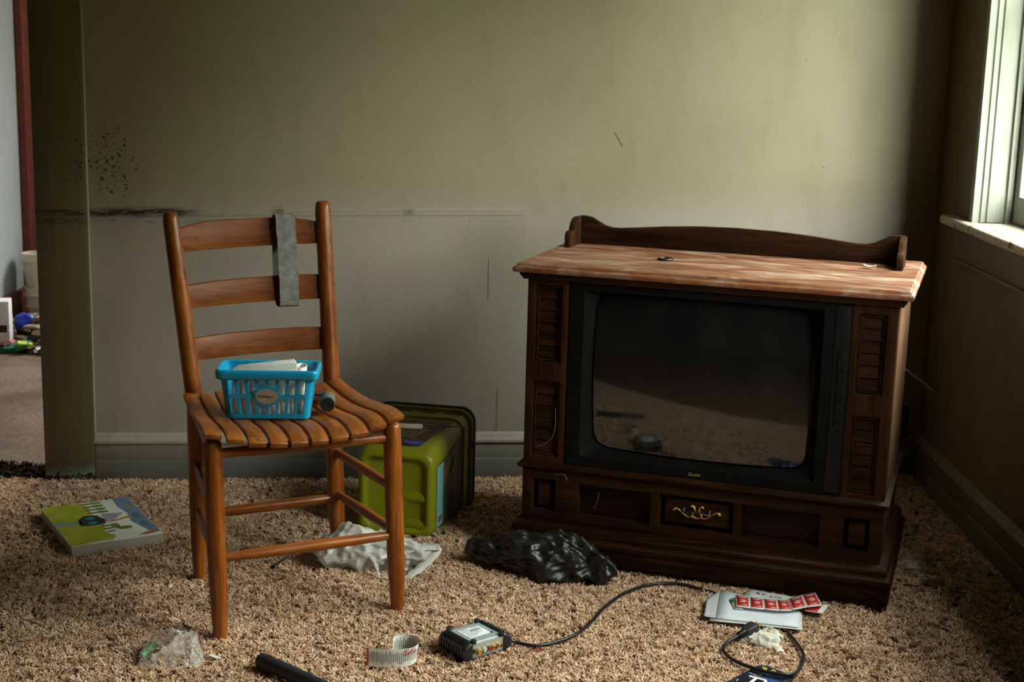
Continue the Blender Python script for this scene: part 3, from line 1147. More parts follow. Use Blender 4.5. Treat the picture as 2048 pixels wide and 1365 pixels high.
LM = Matrix.Translation((.0, yf - .0006, .0555)) @ Matrix.Rotation(tilt, 4, 'X')
e = ell(.0300, .0232, -.0008, .0022)
e.v = [tuple(LM @ Vector(p)) for p in e.v]
e.build('label_boss', M_blue_pl, bkx)
M_lab = plain('kraft_label', (.42, .33, .25), .7, .12, 80)
e = ell(.0252, .0176, -.0016, -.0007)
e.v = [tuple(LM @ Vector(p)) for p in e.v]
lab = e.build('oval_label', M_lab, bkx)
M_ink = plain('black_ink', (.015, .014, .016), .6, .1)
M_ink_blue = plain('dark_print', (.02, .022, .03), .6, .1)
M_spark = plain('yellow_spark_print', (.52, .27, .06), .6, .1)
text('label_lettering', 'Walmart', .0099, M_ink_blue, lab, LM @ Matrix.Translation((-.0035, -.0018, 0)) @ RXM, .0001, .00012)
sp = MB()
for k in range(6):
    a = pi / 6 + k * pi / 3
    ca, sa = cos(a), sin(a)
    q = [(.0022, -.0005), (.0046, -.0007), (.0046, .0007), (.0022, .0005)]
    sp.prism([(.0170 + x * ca - z * sa, x * sa + z * ca) for x, z in q], -.0019, -.0016)
sp.v = [tuple(LM @ Vector(p)) for p in sp.v]
sp.build('label_spark', M_spark, lab, smooth=0)

# folded paper and paper roll in the basket
n = NT('printed_paper')
v = n.mp()
n.set(n.mix(n.rng(n.noise(v, 60, 4), .5, .75, 0, .3), (.88, .86, .78), (.50, .50, .42)), .75, 0, .25)
n.bump(n.noise(v, 45, 3), .001)
M_paper = n.m
pp = thing('folded_paper', 'folded white printed paper standing in the blue basket', 'paper', (-.551, 3.2195, .4575), BKA)
m = MB()
for k in range(3):
    y0 = -.0385 + k * .0085
    zt0, zt1 = .117 + k * .002, .1325 + k * .0015
    ol = [(-.080 + .004 * k, .010), (.060, .010), (.0665 - .003 * k, .016), (.067 - .003 * k, zt1 - .004), (.064 - .003 * k, zt1), (-.076 + .004 * k, zt0), (-.079 + .004 * k, zt0 - .003)]
    MBk = MB()
    MBk.prism(ol, y0, y0 + .005)
    o_ = MBk.build('folded_sheet', M_paper, pp, bevel=.0016)
pr_ = thing('paper_roll', 'rolled white paper standing at the right end of the blue basket', 'paper roll', (-.551, 3.2195, .4575), BKA)
m = MB()
rings = []
for i in range(46):
    a = i / 45 * 3.2 * pi
    r = .0185 + .0007 * a / pi
    rings.append([(.0725 + r * cos(a) * .62, .006 + r * 1.35 * sin(a), z) for z in (.008, .116)])
m.loft(rings, close=False, cap0=False, cap1=False)
o_ = m.build('paper_sheet', plain('white_roll_paper', (.72, .72, .68), .7, .06), pr_, smooth=60)
o_.modifiers.new('thick', 'SOLIDIFY').thickness = .0008

# foam roller beside the basket, with its wooden handle lying behind
M_foam = plain('dusty_grey_foam', (.15, .15, .135), .95, .35, 140, spec=.1, bump=.002)
M_foamend = plain('black_foam_end', (.012, .012, .012), .45, .5, 90, bump=.002)
ro = thing('foam_roller', 'small grey foam paint roller on the seat beside the basket', 'paint roller', (-.423, 3.258, .4835), radians(8))
m = MB()
m.loft([[(r * cos(2 * pi * k / 24), y, r * sin(2 * pi * k / 24)) for k in range(24)] for y, r in ((-.030, .006), (-.031, .014), (-.029, .0175), (.026, .0182), (.030, .016), (.0305, .006))])
m.build('foam_sleeve', M_foam, ro, smooth=50)
m = MB()
m.loft([[(r * cos(2 * pi * k / 24), y, r * sin(2 * pi * k / 24)) for k in range(24)] for y, r in ((-.0305, .0168), (-.0335, .0155), (-.0345, .010), (-.0325, .004))])
m.build('roller_end_cap', M_foamend, ro, smooth=50)
MB().tube(smoothpath([(0, .030, 0), (0, .040, 0), (-.010, .046, .002), (-.030, .048, .004), (-.045, .052, .006), (-.050, .066, .008)], 5), .0024, 8).build('wire_frame', M_black, ro)
hw = thing('wooden_block', 'reddish-brown flat wooden piece on the seat behind the basket', 'wood piece', (-.4560, 3.372, .4760), radians(24))
M_redwood = wood('reddish_wood', (.12, .030, .007), (.24, .075, .018), 'y', 1, .4)
MB().slab([(-.030, -.045), (.016, -.052), (.016, .010), (.004, .030), (-.030, .032)], -.007, .007).build('block_board', M_redwood, hw, bevel=.002)

# ------------------------------------------------------------------ green litter pail lying on its side
M_lime = plain('lime_plastic', (.22, .225, .004), .42, .08, 25, spec=.45)
M_rimdark = plain('dark_rim_plastic', (.02, .028, .006), .45, .2)
pail = thing('litter_pail', 'lime-green plastic pail lying on its side against the back wall', 'pail', (-.301, 3.703, .004), radians(-11))
PL = .315


def pail_half(t):
    return lerp(.104, .134, t), lerp(.1175, .139, t)     # half width, half height


def pail_ring(y, t, grow=0.0, r=.03):
    hx, hz = pail_half(t)
    return [(x, y, hz + z) for x, z in rrect(hx + grow, hz + grow, r, 7)]


def sub(y, t, gx, gz, r):
    hx, hz = pail_half(t)
    return [(x, y, hz + z) for x, z in rrect(hx + gx, hz + gz, r, 7)]


m = MB()
m.loft([sub(.014, 0, -.030, -.030, .018), sub(.012, 0, -.024, -.024, .022), sub(.003, 0, -.020, -.020, .024), sub(0, 0, -.014, -.014, .026), sub(.002, 0, -.006, -.006, .028), pail_ring(.010, .02, 0, .032),
        pail_ring(.10, .30, 0, .034), pail_ring(.236, .74, 0, .036), pail_ring(.240, .75, .006, .038), pail_ring(.262, .82, .007, .038), pail_ring(.266, .83, .002, .038), pail_ring(.292, .92, .002, .038), pail_ring(.295, .93, .009, .04), pail_ring(.307, .95, .010, .04)], cap1=False)
m.build('pail_body', M_lime, pail, smooth=40)
for k, (z0, z1) in enumerate(((.022, .050), (.098, .126))):
    # low moulded ledges at the right side of the base
    m = MB()
    m.loft([[(x, .0145, z0 - .004), (x, .0145 - dp, z0 + .004), (x, .0145 - dp * .9, z1 - .014), (x, .0145, z1)] for x, dp in ((-.01, .0005), (.03, .004), (.066, .009), (.0805, .0105))])
    m.build('base_ledge', M_lime, pail, smooth=50)
m = MB()
m.loft([pail_ring(.3075, .96, .011, .041), pail_ring(.309, .96, .014, .042), pail_ring(.318, .97, .014, .042), pail_ring(.320, .97, .008, .04)])
m.build('rim_shade_lid', M_rimdark, pail, smooth=40)  # thin dark lid piece, put here for the shadow at the green rim
# ribs under the rim
for k in range(3):
    hx, hz = pail_half(.86)
    xx = -.075 + k * .07
    MB().box(xx, xx + .045, .268, .292, hz * 2 - .004, hz * 2 + .004).build('collar_rib', M_rimdark, pail, bevel=.001)
for k, (z0, z1) in enumerate(((.03, .07), (.16, .235))):
    hx, hz = pail_half(.86)
    MB().box(hx - .003, hx + .0045, .268, .292, z0, z1).build('collar_rib', M_rimdark, pail, bevel=.001)


def face_top(u, t):
    hx, hz = pail_half(t * .74 / .236 * .236 if False else t)
    return Vector((u * hx, t_to_y(t), 2 * hz + .0010))


def t_to_y(t):
    return lerp(.010, .236, (t - .02) / .72)


def face_right(u, t):
    hx, hz = pail_half(t)
    return Vector((hx + .0010, t_to_y(t), hz + u * hz))


def decal(name, fn, quad, mat, parent, lift=0.0, nsub=4):
    """thin label: quad of four (u, t) corners on a pail face"""
    m = MB()
    (a, b, c, d) = quad
    for i in range(nsub + 1):
        for j in range(nsub + 1):
            p, q = i / nsub, j / nsub
            u = lerp(lerp(a[0], b[0], p), lerp(d[0], c[0], p), q)
            t = lerp(lerp(a[1], b[1], p), lerp(d[1], c[1], p), q)
            v_ = fn(u, t)
            if fn is face_top:
                v_.z += lift
            else:
                v_.x += lift
            m.v.append(tuple(v_))
    for i in range(nsub):
        for j in range(nsub):
            k = i * (nsub + 1) + j
            m.f.append((k, k + nsub + 1, k + nsub + 2, k + 1))
            m.mi.append(0)
    return m.build(name, mat, parent, smooth=0)


n = NT('brown_photo_label')
v = n.mp()
f = n.noise(v, 30, 4)
n.set(n.mix(n.rng(f, .45, .6), (.035, .010, .006), (.10, .035, .016)), .4, 0, .4)
M_brownlab = n.m
n = NT('wood_photo_print')
v = n.mp(sc=(60, 5, 5))
n.set(n.mix(n.rng(n.noise(v, 1, 4), .4, .6), (.10, .055, .022), (.28, .17, .075)), .45)
M_woodprint = n.m
M_cyanlab = plain('aqua_label_print', (.16, .40, .40), .45, .1)
M_greenlab = plain('dark_green_label_print', (.035, .065, .035), .45, .3, 60)
M_navy = plain('navy_label_print', (.012, .016, .045), .45, .2)
M_bluelogo = plain('blue_logo_print', (.02, .06, .32), .4, .1)
M_cream = plain('cream_print', (.62, .56, .42), .6, .1)
tl = decal('brown_label', face_top, [(-.80, .12), (.50, .12), (.80, .70), (-.80, .70)], M_brownlab, pail)
decal('label_photo', face_top, [(-.60, .32), (.18, .30), (.48, .50), (-.3, .56)], M_woodprint, tl, .0006)
e = MB()
e.loft([[(.030 + .030 * cos(2 * pi * k / 28), t_to_y(.20) + .0165 * sin(2 * pi * k / 28), 2 * pail_half(.20)[1] + z) for k in range(28)] for z in (.0008, .0026)])
lg = e.build('oval_logo', M_bluelogo, tl)
slope = math.atan2(2 * (.139 - .1175) * .72, .226)
for wd, xx, tt, sz in (('EVERYDAY', .030, .60, .012), ('cat litter', .036, .535, .015)):
    text('label_lettering', wd, sz, M_cream, tl, Matrix.Translation((xx, t_to_y(tt), 2 * pail_half(tt)[1] + .0022)) @ Matrix.Rotation(slope, 4, 'X'), .0002)
rl = decal('side_label', face_right, [(-.80, .08), (.62, .08), (.70, .70), (-.80, .70)], M_greenlab, pail)
decal('aqua_panel', face_right, [(-.80, .08), (.62, .08), (.60, .24), (-.80, .24)], M_cyanlab, rl, .0006)
decal('wood_panel', face_right, [(.02, .24), (.62, .24), (.68, .60), (.12, .60)], M_woodprint, rl, .0006)
decal('navy_strip', face_right, [(-.78, .62), (.72, .62), (.72, .70), (-.78, .70)], M_navy, rl, .0006)
decal('barcode_panel', face_right, [(-.76, .10), (-.50, .10), (-.50, .22), (-.76, .22)], plain('barcode_white', (.40, .44, .42), .5), rl, .0012)
for k in range(6):
    t0 = .115 + k * .017
    decal('barcode_bar', face_right, [(-.73, t0), (-.55, t0), (-.55, t0 + .008), (-.73, t0 + .008)], M_ink, rl, .0017, 1)
# the little dark jumping figure printed on the panel
fg = MB()
pts_ = [(.46, .50, .006), (.40, .49, .005), (.34, .46, .008), (.26, .455, .007), (.20, .43, .0045), (.13, .40, .002)]
rings = []
for u, t, hw_ in pts_:
    c0 = face_right(u, t)
    rings.append([(c0.x + .0012, c0.y - hw_, c0.z), (c0.x + .0012, c0.y + hw_, c0.z), (c0.x + .0018, c0.y + hw_, c0.z), (c0.x + .0018, c0.y - hw_, c0.z)])
fg.loft(rings)
fg.build('printed_figure', M_ink, rl, smooth=0)
# wire bail with white grip, fallen over the upper face
hz_ = pail_half(.5)
M_wire = plain('galvanised_wire', (.10, .10, .095), .4, .2, metal=.6)
bl = smoothpath([(-.148, .280, .15), (-.146, .262, .20), (-.135, .20, .262), (-.10, .155, .2685), (-.045, .135, .2665), (.0, .133, .266), (.05, .140, .2675), (.105, .160, .2705), (.138, .200, .262), (.147, .255, .215), (.149, .285, .165)], 6)
ba = MB().tube(bl, .0017, 8).build('bail_wire', M_wire, pail)
MB().tube([(-.060, .1375, .2700), (-.055, .1365, .2700), (.0, .133, .2700), (.034, .1370, .2715), (.038, .1375, .2715)], [.004, .0075, .0078, .0075, .004], 14).build('bail_grip', plain('yellowed_white_plastic', (.50, .42, .30), .5, .12), ba, smooth=50)


# ------------------------------------------------------------------ plastic bags
def crumple(name, dims, seed, mat, parent, amp=.012, freq=22.0, shape=None, fine=.4, sub_=5, zmin=.006, stretch=1.0):
    """closed crumpled film: an ellipsoid whose skin is folded by ridged noise (amp in metres, freq per metre)"""
    bm = bmesh.new()
    bmesh.ops.create_icosphere(bm, subdivisions=sub_, radius=1)
    off = Vector((seed * 3.7, seed * 1.3, seed * 2.1))
    for v_ in bm.verts:
        c0 = v_.co.copy()
        p = Vector((c0.x * dims[0], c0.y * dims[1], c0.z * dims[2]))
        nr = Vector((c0.x / dims[0], c0.y / dims[1], c0.z / dims[2])).normalized()
        q = Vector((p.x * stretch, p.y, p.z)) * freq + off
        big = noise.noise(q * .45)
        f1 = noise.voronoi(q)[0][0] ** 2                     # shallow bowls that meet in straight, sharp ridges
        f2 = noise.voronoi(q * 2.2 + Vector((5, 5, 5)))[0][0] ** 2
        f3 = abs(noise.noise(q * 2.6))
        p += nr * (amp * (1.2 * big + 2.0 * min(f1, .5) + fine * (1.1 * min(f2, .6) - .55 * f3) - .68))
        x, y, z = p
        if shape:
            x, y, z = shape(x, y, z, c0)
        z += dims[2] * .8
        v_.co = (x, y, max(zmin + .003 * noise.noise(Vector((x * 60, y * 60, seed))), z))
    me = bpy.data.meshes.new(name)
    for f in bm.faces:
        f.smooth = True
    bm.to_mesh(me)
    bm.free()
    me.materials.append(mat)
    return obj(name, me, parent)


def film(name, c, alpha, rough, var=.1, trans=.4):
    n = NT(name)
    v = n.mp()
    f = n.noise(v, 40, 4)
    n.set(n.mix(n.rng(f, .3, .7), tuple(x * (1 - var) for x in c), c), rough, 0, .6)
    tl_ = n.t.nodes.new('ShaderNodeBsdfTranslucent')
    tl_.inputs[0].default_value = (*c, 1)
    m1 = n.t.nodes.new('ShaderNodeMixShader')
    m1.inputs[0].default_value = trans
    n.link(n.b.outputs[0], m1.inputs[1])
    n.link(tl_.outputs[0], m1.inputs[2])
    tp = n.t.nodes.new('ShaderNodeBsdfTransparent')
    m2 = n.t.nodes.new('ShaderNodeMixShader')
    m2.inputs[0].default_value = alpha
    n.link(tp.outputs[0], m2.inputs[1])
    n.link(m1.outputs[0], m2.inputs[2])
    n.link(m2.outputs[0], n.out.inputs[0])
    n.bump(n.noise(n.mp(), 90, 3), .0015)
    return n.m


M_wbag = film('white_bag_film', (.78, .77, .72), .90, .30, .12, .35)
n = NT('black_bag_film')
v = n.mp()
n.set((.011, .0105, .010), n.rng(n.noise(v, 30, 3), .3, .7, .28, .5), 0, .5)
n.bump(n.noise(n.mp(), 45, 4, .6, .6), .002)
M_bbag = n.m

bb = thing('black_bag', 'crumpled black plastic bag lying against the television base', 'bag', (.085, 3.447, 0), radians(-11))


def bshape(x, y, z, c):
    z *= 1 + .25 * sin(x * 14 + .6)
    y += .03 * (-x / .19)
    return x, y, z


crumple('bag_film', (.188, .052, .062), 4, M_bbag, bb, .020, 22, bshape, 1.0, 6, stretch=.6)
m = MB()
rings = []
for k in range(15):
    t = k / 14
    x = -.10 + .16 * t
    rings.append([(x, .045 + .01 * sin(t * 5), .035 + .045 * sin(pi * t) ** .7 + .004 * sin(t * 21)), (x + .006, .062 + .008 * sin(t * 7 + 1), .028 + .05 * sin(pi * t) ** .7), (x, .072, .004 + .01 * sin(t * 9) ** 2)])
m.loft(rings, close=False, cap0=False, cap1=False)
o_ = m.build('bag_flap', M_bbag, bb, smooth=60)
o_.location = (-.085, .004, 0)
o_.modifiers.new('thick', 'SOLIDIFY').thickness = .0006

wbg = thing('white_bag', 'crumpled white plastic shopping bag behind the chair leg', 'bag', (-.335, 3.466, 0), radians(4))


def wshape(x, y, z, c):
    z *= 1 + .18 * sin(x * 20 + 2.2)
    y *= 1 + .2 * sin(x * 17)
    return x, y, z


crumple('bag_film', (.140, .046, .054), 9, M_wbag, wbg, .018, 24, wshape, 1.0, 6, stretch=.65)


def ribbon(name, pts, wd, mat, parent, nrm=(0, 0, 1), th=.0007, taper=None, wob=.003):
    P = smoothpath(pts, 6)
    m = MB()
    rings = []
    for i, p in enumerate(P):
        d = (P[min(i + 1, len(P) - 1)] - P[max(i - 1, 0)]).normalized()
        s_ = d.cross(Vector(nrm)).normalized()
        t = i / (len(P) - 1)
        w_ = wd * (taper(t) if taper else 1)
        up = Vector(nrm) * wob * sin(i * 1.3)
        rings.append([p - s_ * w_ + up, p + up * -1, p + s_ * w_ + up * .7])
    m.loft(rings, close=False, cap0=False, cap1=False)
    o = m.build(name, mat, parent, smooth=60)
    o.modifiers.new('thick', 'SOLIDIFY').thickness = th
    return o


ribbon('bag_handle', [(.06, -.045, .050), (.10, -.030, .064), (.140, -.005, .060), (.160, .018, .050), (.150, .004, .036), (.125, -.035, .022), (.095, -.075, .012), (.070, -.100, .007)], .012, M_wbag, wbg, (0, -.5, .86), taper=lambda t: .5 + .7 * sin(pi * t))
ribbon('bag_handle', [(-.02, -.035, .055), (.0, -.058, .048), (.012, -.080, .030), (.018, -.098, .010)], .007, M_wbag, wbg, (.3, -.6, .7), taper=lambda t: 1.2 - .9 * t)
ribbon('bag_flap', [(-.14, .02, .035), (-.130, .03, .055), (-.122, .035, .078), (-.118, .036, .088)], .014, M_wbag, wbg, (0, -1, .2), taper=lambda t: 1.1 - 1.0 * t)
ribbon('bag_flap', [(-.11, .03, .045), (-.098, .036, .07), (-.085, .038, .092), (-.080, .038, .1)], .018, M_wbag, wbg, (0, -1, .2), taper=lambda t: 1.1 - .55 * t)
ribbon('bag_flap', [(.055, .01, .05), (.062, .006, .075), (.066, .004, .090), (.068, .003, .096)], .02, M_wbag, wbg, (0, -1, .2), taper=lambda t: 1.1 - .6 * t)
MB().tube([(.052, -.052, .037), (.0535, -.055, .040), (.0545, -.058, .042)], [.011, .012, .010], 16).build('teal_print', plain('teal_print', (.02, .17, .17), .4), wbg)

def clear_film(name, c, dens, gloss=.10):
    n = NT(name)
    tp = n.t.nodes.new('ShaderNodeBsdfTransparent')
    df = n.t.nodes.new('ShaderNodeBsdfDiffuse')
    df.inputs[0].default_value = (*c, 1)
    gs = n.t.nodes.new('ShaderNodeBsdfGlossy')
    gs.inputs['Roughness'].default_value = .12
    lw = n.t.nodes.new('ShaderNodeLayerWeight')
    lw.inputs[0].default_value = gloss
    gs.inputs[0].default_value = (.8, .8, .8, 1)
    m1, m2 = n.t.nodes.new('ShaderNodeMixShader'), n.t.nodes.new('ShaderNodeMixShader')
    n.link(n.rng(n.noise(n.mp(), 35, 4), .35, .7, dens * .6, dens * 1.5), m1.inputs[0])
    n.link(tp.outputs[0], m1.inputs[1])
    n.link(df.outputs[0], m1.inputs[2])
    n.link(lw.outputs['Fresnel'], m2.inputs[0])
    n.link(m1.outputs[0], m2.inputs[1])
    n.link(gs.outputs[0], m2.inputs[2])
    n.link(m2.outputs[0], n.out.inputs[0])
    return n.m


M_clear = clear_film('clear_bag_film', (.92, .92, .88), .22)
M_greenfilm = clear_film('green_printed_film', (.05, .42, .20), .42)
cb = thing('clear_bag', 'crumpled clear plastic wrapper with green print on the carpet', 'plastic wrapper', (-.712, 2.885, 0), radians(8))
GX, GY = 44, 32
m = MB()
for i in range(GX + 1):
    for j in range(GY + 1):
        a, b = i / GX, j / GY
        x = -.066 + .138 * a + .010 * noise.noise(Vector((a * 3, b * 3, 1)))
        y = -.055 + .105 * b + .012 * noise.noise(Vector((a * 3, b * 3, 5)))
        hgt = .052 * math.exp(-((a - .55) / .30) ** 2 - ((b - .55) / .42) ** 2) + .026 * math.exp(-((a - .93) / .16) ** 2 - ((b - .45) / .3) ** 2)
        z = .012 + hgt + .030 * (.35 - abs(noise.noise(Vector((a * 3.2 + b, b * 2.4 - a, 2.0))))) + .016 * (.3 - abs(noise.noise(Vector((a * 7, b * 6, 6.0)))))
        e_ = min(a, 1 - a, b, 1 - b)
        z = max(.008, z * min(1, .35 + e_ * 6))
        m.v.append((x, y, z))
for i in range(GX):
    for j in range(GY):
        k = i * (GY + 1) + j
        m.f.append((k, k + GY + 1, k + GY + 2, k + 1))
        m.mi.append(1 if (i < 17 - j * .35 and 5 < j < 25) else 0)
m.build('wrapper_film', [M_clear, M_greenfilm], cb, smooth=40)

# ------------------------------------------------------------------ converter box with its power cord
M_alu = plain('grey_aluminium', (.33, .40, .38), .45, .08, 60, metal=.25)
M_face = plain('brushed_silver_panel', (.42, .43, .38), .4, .1, 80, metal=.4)
M_blk = plain('black_box_plastic', (.014, .014, .015), .42, .25, 120)
M_labw = plain('white_sticker', (.78, .80, .80), .6, .05)
M_dkgrey = plain('dark_grey_print', (.07, .07, .07), .6)
cv = thing('converter_box', 'silver and black digital converter box with cord lying upside down on carpet', 'converter box', (-.0635, 2.962, .010), math.atan2(.065, .079))
# local: x along the socket side, y away from the sockets; size .104 x .088 x .040
hx_, hy_ = .052, .044
m = MB()
m.loft([[(x, y, z) for x, y in rrect(hx_ - .004, hy_ + g, .006)] for g, z in ((-.004, .002), (-.001, .006), (0, .034), (-.003, .0385))])
m.build('metal_case', M_alu, cv, smooth=40)
MB().box(-hx_ + .008, hx_ - .008, -hy_ - .0015, -hy_ + .004, .004, .036).build('socket_panel', M_face, cv, bevel=.001)
m = MB()
m.loft([[(x, hy_ + y, z) for x in (-hx_ + .002, hx_ - .002)][::1] + [(hx_ - .002, hy_ + y + .001, z), (-hx_ + .002, hy_ + y + .001, z)] for y, z in ((.0, .006), (.014, .012), (.016, .022), (.012, .032), (.0, .037))])
m.build('front_cover', plain('smoked_grey_plastic', (.16, .165, .14), .35), cv, smooth=60)
for s_ in (-1, 1):
    m = MB()
    rings = []
    for y in [-.048 + .008 * k for k in range(13)]:
        e_ = 1 - max(0, abs(y + .0) - .042) / .012 * .25
        x0, x1 = s_ * (hx_ - .010), s_ * (hx_ + .012)
        rings.append([(x0, y, .001), (x1, y, .008), (x1 + s_ * .002, y, .020), (x1 - s_ * .002, y, .034 * e_), (x0 + s_ * .006, y, .0435 * e_), (x0, y, .0425 * e_)])
    m.loft(rings)
    sd = m.build('side_grip', M_blk, cv, bevel=.0015, smooth=40)
    for k in range(9):
        y = -.036 + k * .009
        MB().box(min(s_ * (hx_ + .002), s_ * (hx_ + .0155)), max(s_ * (hx_ + .002), s_ * (hx_ + .0155)), y - .0016, y + .0016, .010, .0345).build('grip_rib', M_blk, sd, bevel=.001)
    for y in (-.043, .043):
        MB().box(s_ * (hx_ - .014) - .005, s_ * (hx_ - .014) + .005, y - .005, y + .005, .036, .0465).build('foot', M_blk, cv, bevel=.0015)
st_ = MB().box(-.029, .027, -.020, .026, .0388, .0394).build('rating_sticker', M_labw, cv)
for k, (x0, x1, y) in enumerate(((-.026, -.004, .022), (.004, .024, .022), (-.026, .018, .016), (-.008, .022, .010), (-.026, -.012, .010), (-.026, .012, .004), (-.024, .020, -.002), (-.026, .004, -.008), (-.026, -.006, -.014))):
    h_ = .0022 if k == 3 else .0009
    MB().box(x0, x1, y - h_, y + h_, .0393, .0396).build('sticker_print', M_dkgrey, st_)
MB().box(.026, .033, -.022, -.016, .0386, .0393).build('screw_recess', M_blk, cv)
M_gold2 = plain('gold_connector', (.70, .50, .20), .3, .15, metal=1)
for xx, c in ((-.040, None), (-.026, (.75, .42, .03)), (-.0125, (.75, .75, .72)), (.001, (.55, .03, .02)), (.014, 'g'), (.029, 'g')):
    mt = M_blk if c is None else (M_gold2 if c == 'g' else plain('socket_collar', c, .4))
    m = MB()
    rr_ = .006 if c != 'g' else .0052
    ln = .002 if c is None else (.008 if c != 'g' else .011)
    m.loft([[(xx + r * cos(2 * pi * k / 16), -hy_ - .001 - y, .020 + r * sin(2 * pi * k / 16)) for k in range(16)] for y, r in ((0, rr_), (ln * .4, rr_), (ln * .42, rr_ * .75), (ln, rr_ * .72), (ln, rr_ * .4), (ln * .5, rr_ * .35))])
    m.build('socket', mt if c is None or c == 'g' else [mt][0], cv, smooth=30)
    if c is not None and c != 'g':
        m = MB()
        m.loft([[(xx + r * cos(2 * pi * k / 16), -hy_ - .0012 - y, .020 + r * sin(2 * pi * k / 16)) for k in range(16)] for y, r in ((0, .0068), (.0035, .0068), (.0035, .005), (.0, .005))])
        m.build('socket_ring', M_face, cv, smooth=30)
M_cord = plain('black_cord', (.010, .010, .011), .38, .2, 80)
cvi = Matrix.Translation(cv.location) @ Matrix.Rotation(cv.rotation_euler.z, 4, 'Z')
inv = cvi.inverted()
cpath = [(-.004, 2.972, .030), (.006, 2.974, .027), (.020, 2.982, .022), (.036, 2.980, .018), (.068, 2.972, .017), (.112, 2.994, .017), (.158, 3.038, .017), (.195, 3.109, .017), (.235, 3.208, .017), (.288, 3.300, .017), (.354, 3.360, .017), (.417, 3.374, .016),
         (.470, 3.356, .012), (.534, 3.310, .007), (.599, 3.213, .006), (.632, 3.130, .007), (.643, 3.090, .012), (.649, 3.028, .017), (.652, 2.961, .018), (.639, 2.908, .018), (.618, 2.864, .019), (.592, 2.847, .021), (.552, 2.860, .021), (.515, 2.892, .019), (.488, 2.932, .018), (.479, 2.976, .018), (.490, 3.004, .020), (.508, 3.020, .025), (.524, 3.033, .029)]
lp = [inv @ Vector(p) for p in smoothpath(cpath, 6)]
cord = MB().tube(lp, .0039, 10).build('power_cord', M_cord, cv, smooth=60)
a_, b_ = inv @ Vector((.520, 3.029, .028)), inv @ Vector((.563, 3.068, .037))
d_ = (b_ - a_)
MB().tube([a_, a_ + d_ * .35], [.0062, .0078], 12).build('strain_relief', M_cord, cord, smooth=50)
for k in range(4):
    q = a_ + d_ * (.05 + .085 * k)
    MB().tube([q, q + d_ * .035], .0088, 12).build('relief_ring', M_cord, cord, smooth=50)
m = MB()
sd_ = d_.normalized().cross(Vector((0, 0, 1))).normalized()
upv = sd_.cross(d_.normalized())
rings = []
for t, wx, wz in ((.33, .007, .006), (.42, .0115, .0085), (.7, .0135, .0095), (.95, .0135, .0095), (1.0, .012, .008)):
    c0 = a_ + d_ * t
    rings.append([c0 + sd_ * (wx * x) + upv * (wz * z) for x, z in rrect(1, 1, .35, 3)])
m.loft(rings)
pg = m.build('plug', plain('grey_black_plug', (.028, .027, .026), .5), cord, smooth=35)
for s_ in (-1, 1):
    c0 = a_ + d_ * .99 + sd_ * (.0062 * s_)
    m = MB()
    e0, e1 = d_.normalized() * .015, upv * .003
    m.loft([[c0 - e1 - sd_ * .0007, c0 + e1 - sd_ * .0007, c0 + e1 + sd_ * .0007, c0 - e1 + sd_ * .0007], [c0 + e0 - e1 - sd_ * .0007, c0 + e0 + e1 - sd_ * .0007, c0 + e0 + e1 + sd_ * .0007, c0 + e0 - e1 + sd_ * .0007]])
    m.build('plug_blade', M_brass, pg, smooth=0)

# ------------------------------------------------------------------ paper litter by the television
M_env = plain('white_envelope_paper', (.74, .78, .84), .7, .05, 20)
M_env2 = plain('off_white_envelope_paper', (.66, .66, .64), .7, .06, 30)
M_red = plain('red_stamp_print', (.55, .018, .014), .55, .08)
M_wh = plain('stamp_white_paper', (.78, .76, .72), .65, .05)


def paper(name, pts, z, mat, parent, th=.0006, wave=.002, seed=0, nsub=6):
    """bilinear sheet over four corner points (x, y, dz)"""
    m = MB()
    a, b, c, d = [Vector((p[0], p[1], p[2] if len(p) > 2 else 0)) for p in pts]
    N = nsub
    for i in range(N + 1):
        for j in range(N + 1):
            p, q = i / N, j / N
            v_ = a.lerp(b, p).lerp(d.lerp(c, p), q)
            v_.z += z + wave * noise.noise(Vector((v_.x * 14, v_.y * 14, seed)))
            m.v.append(tuple(v_))
    for i in range(N):
        for j in range(N):
            k = i * (N + 1) + j
            m.f.append((k, k + N + 1, k + N + 2, k + 1))
            m.mi.append(0)
    o = m.build(name, mat, parent, smooth=60, recalc=False)
    md = o.modifiers.new('thick', 'SOLIDIFY')
    md.thickness = th
    md.offset = 0
    return o


e1 = thing('envelope', 'opened white envelope lying on the carpet before the television', 'envelope')
paper('envelope_front', [(.485, 3.148), (.668, 3.106), (.690, 3.203), (.522, 3.331)], .0200, M_env, e1, .0012, .001, seed=1)
paper('envelope_back', [(.470, 3.140), (.676, 3.098), (.694, 3.200), (.522, 3.327)], .0172, M_env2, e1, .0012, .001, seed=1)
n = NT('security_pattern_paper')
v = n.mp()
x, y, z = n.sep(v)
ln_ = n.math('MULTIPLY', n.math('SINE', n.math('MULTIPLY', n.math('ADD', x, n.math('MULTIPLY', y, .2)), 1500.0)), n.math('SINE', n.math('MULTIPLY', y, 1300.0)))
n.set(n.mix(n.rng(ln_, -.3, .4, 0, .75), (.60, .61, .60), (.22, .24, .26)), .7)
M_secur = n.m
paper('envelope_flap', [(.459, 3.154, .002), (.4845, 3.1485), (.521, 3.3305), (.479, 3.257, .003)], .0205, M_secur, e1, .0007, .001, seed=1)
e2 = thing('handwritten_envelope', 'off-white envelope with handwriting tucked against the television base', 'envelope')
paper('envelope_sheet', [(.569, 3.285), (.693, 3.205), (.7055, 3.277), (.590, 3.331)], .0235, M_env2, e2, .0012, .001, 3)
M_pen = plain('black_pen', (.04, .04, .045), .6)
ga = math.atan2(-.045, .12)
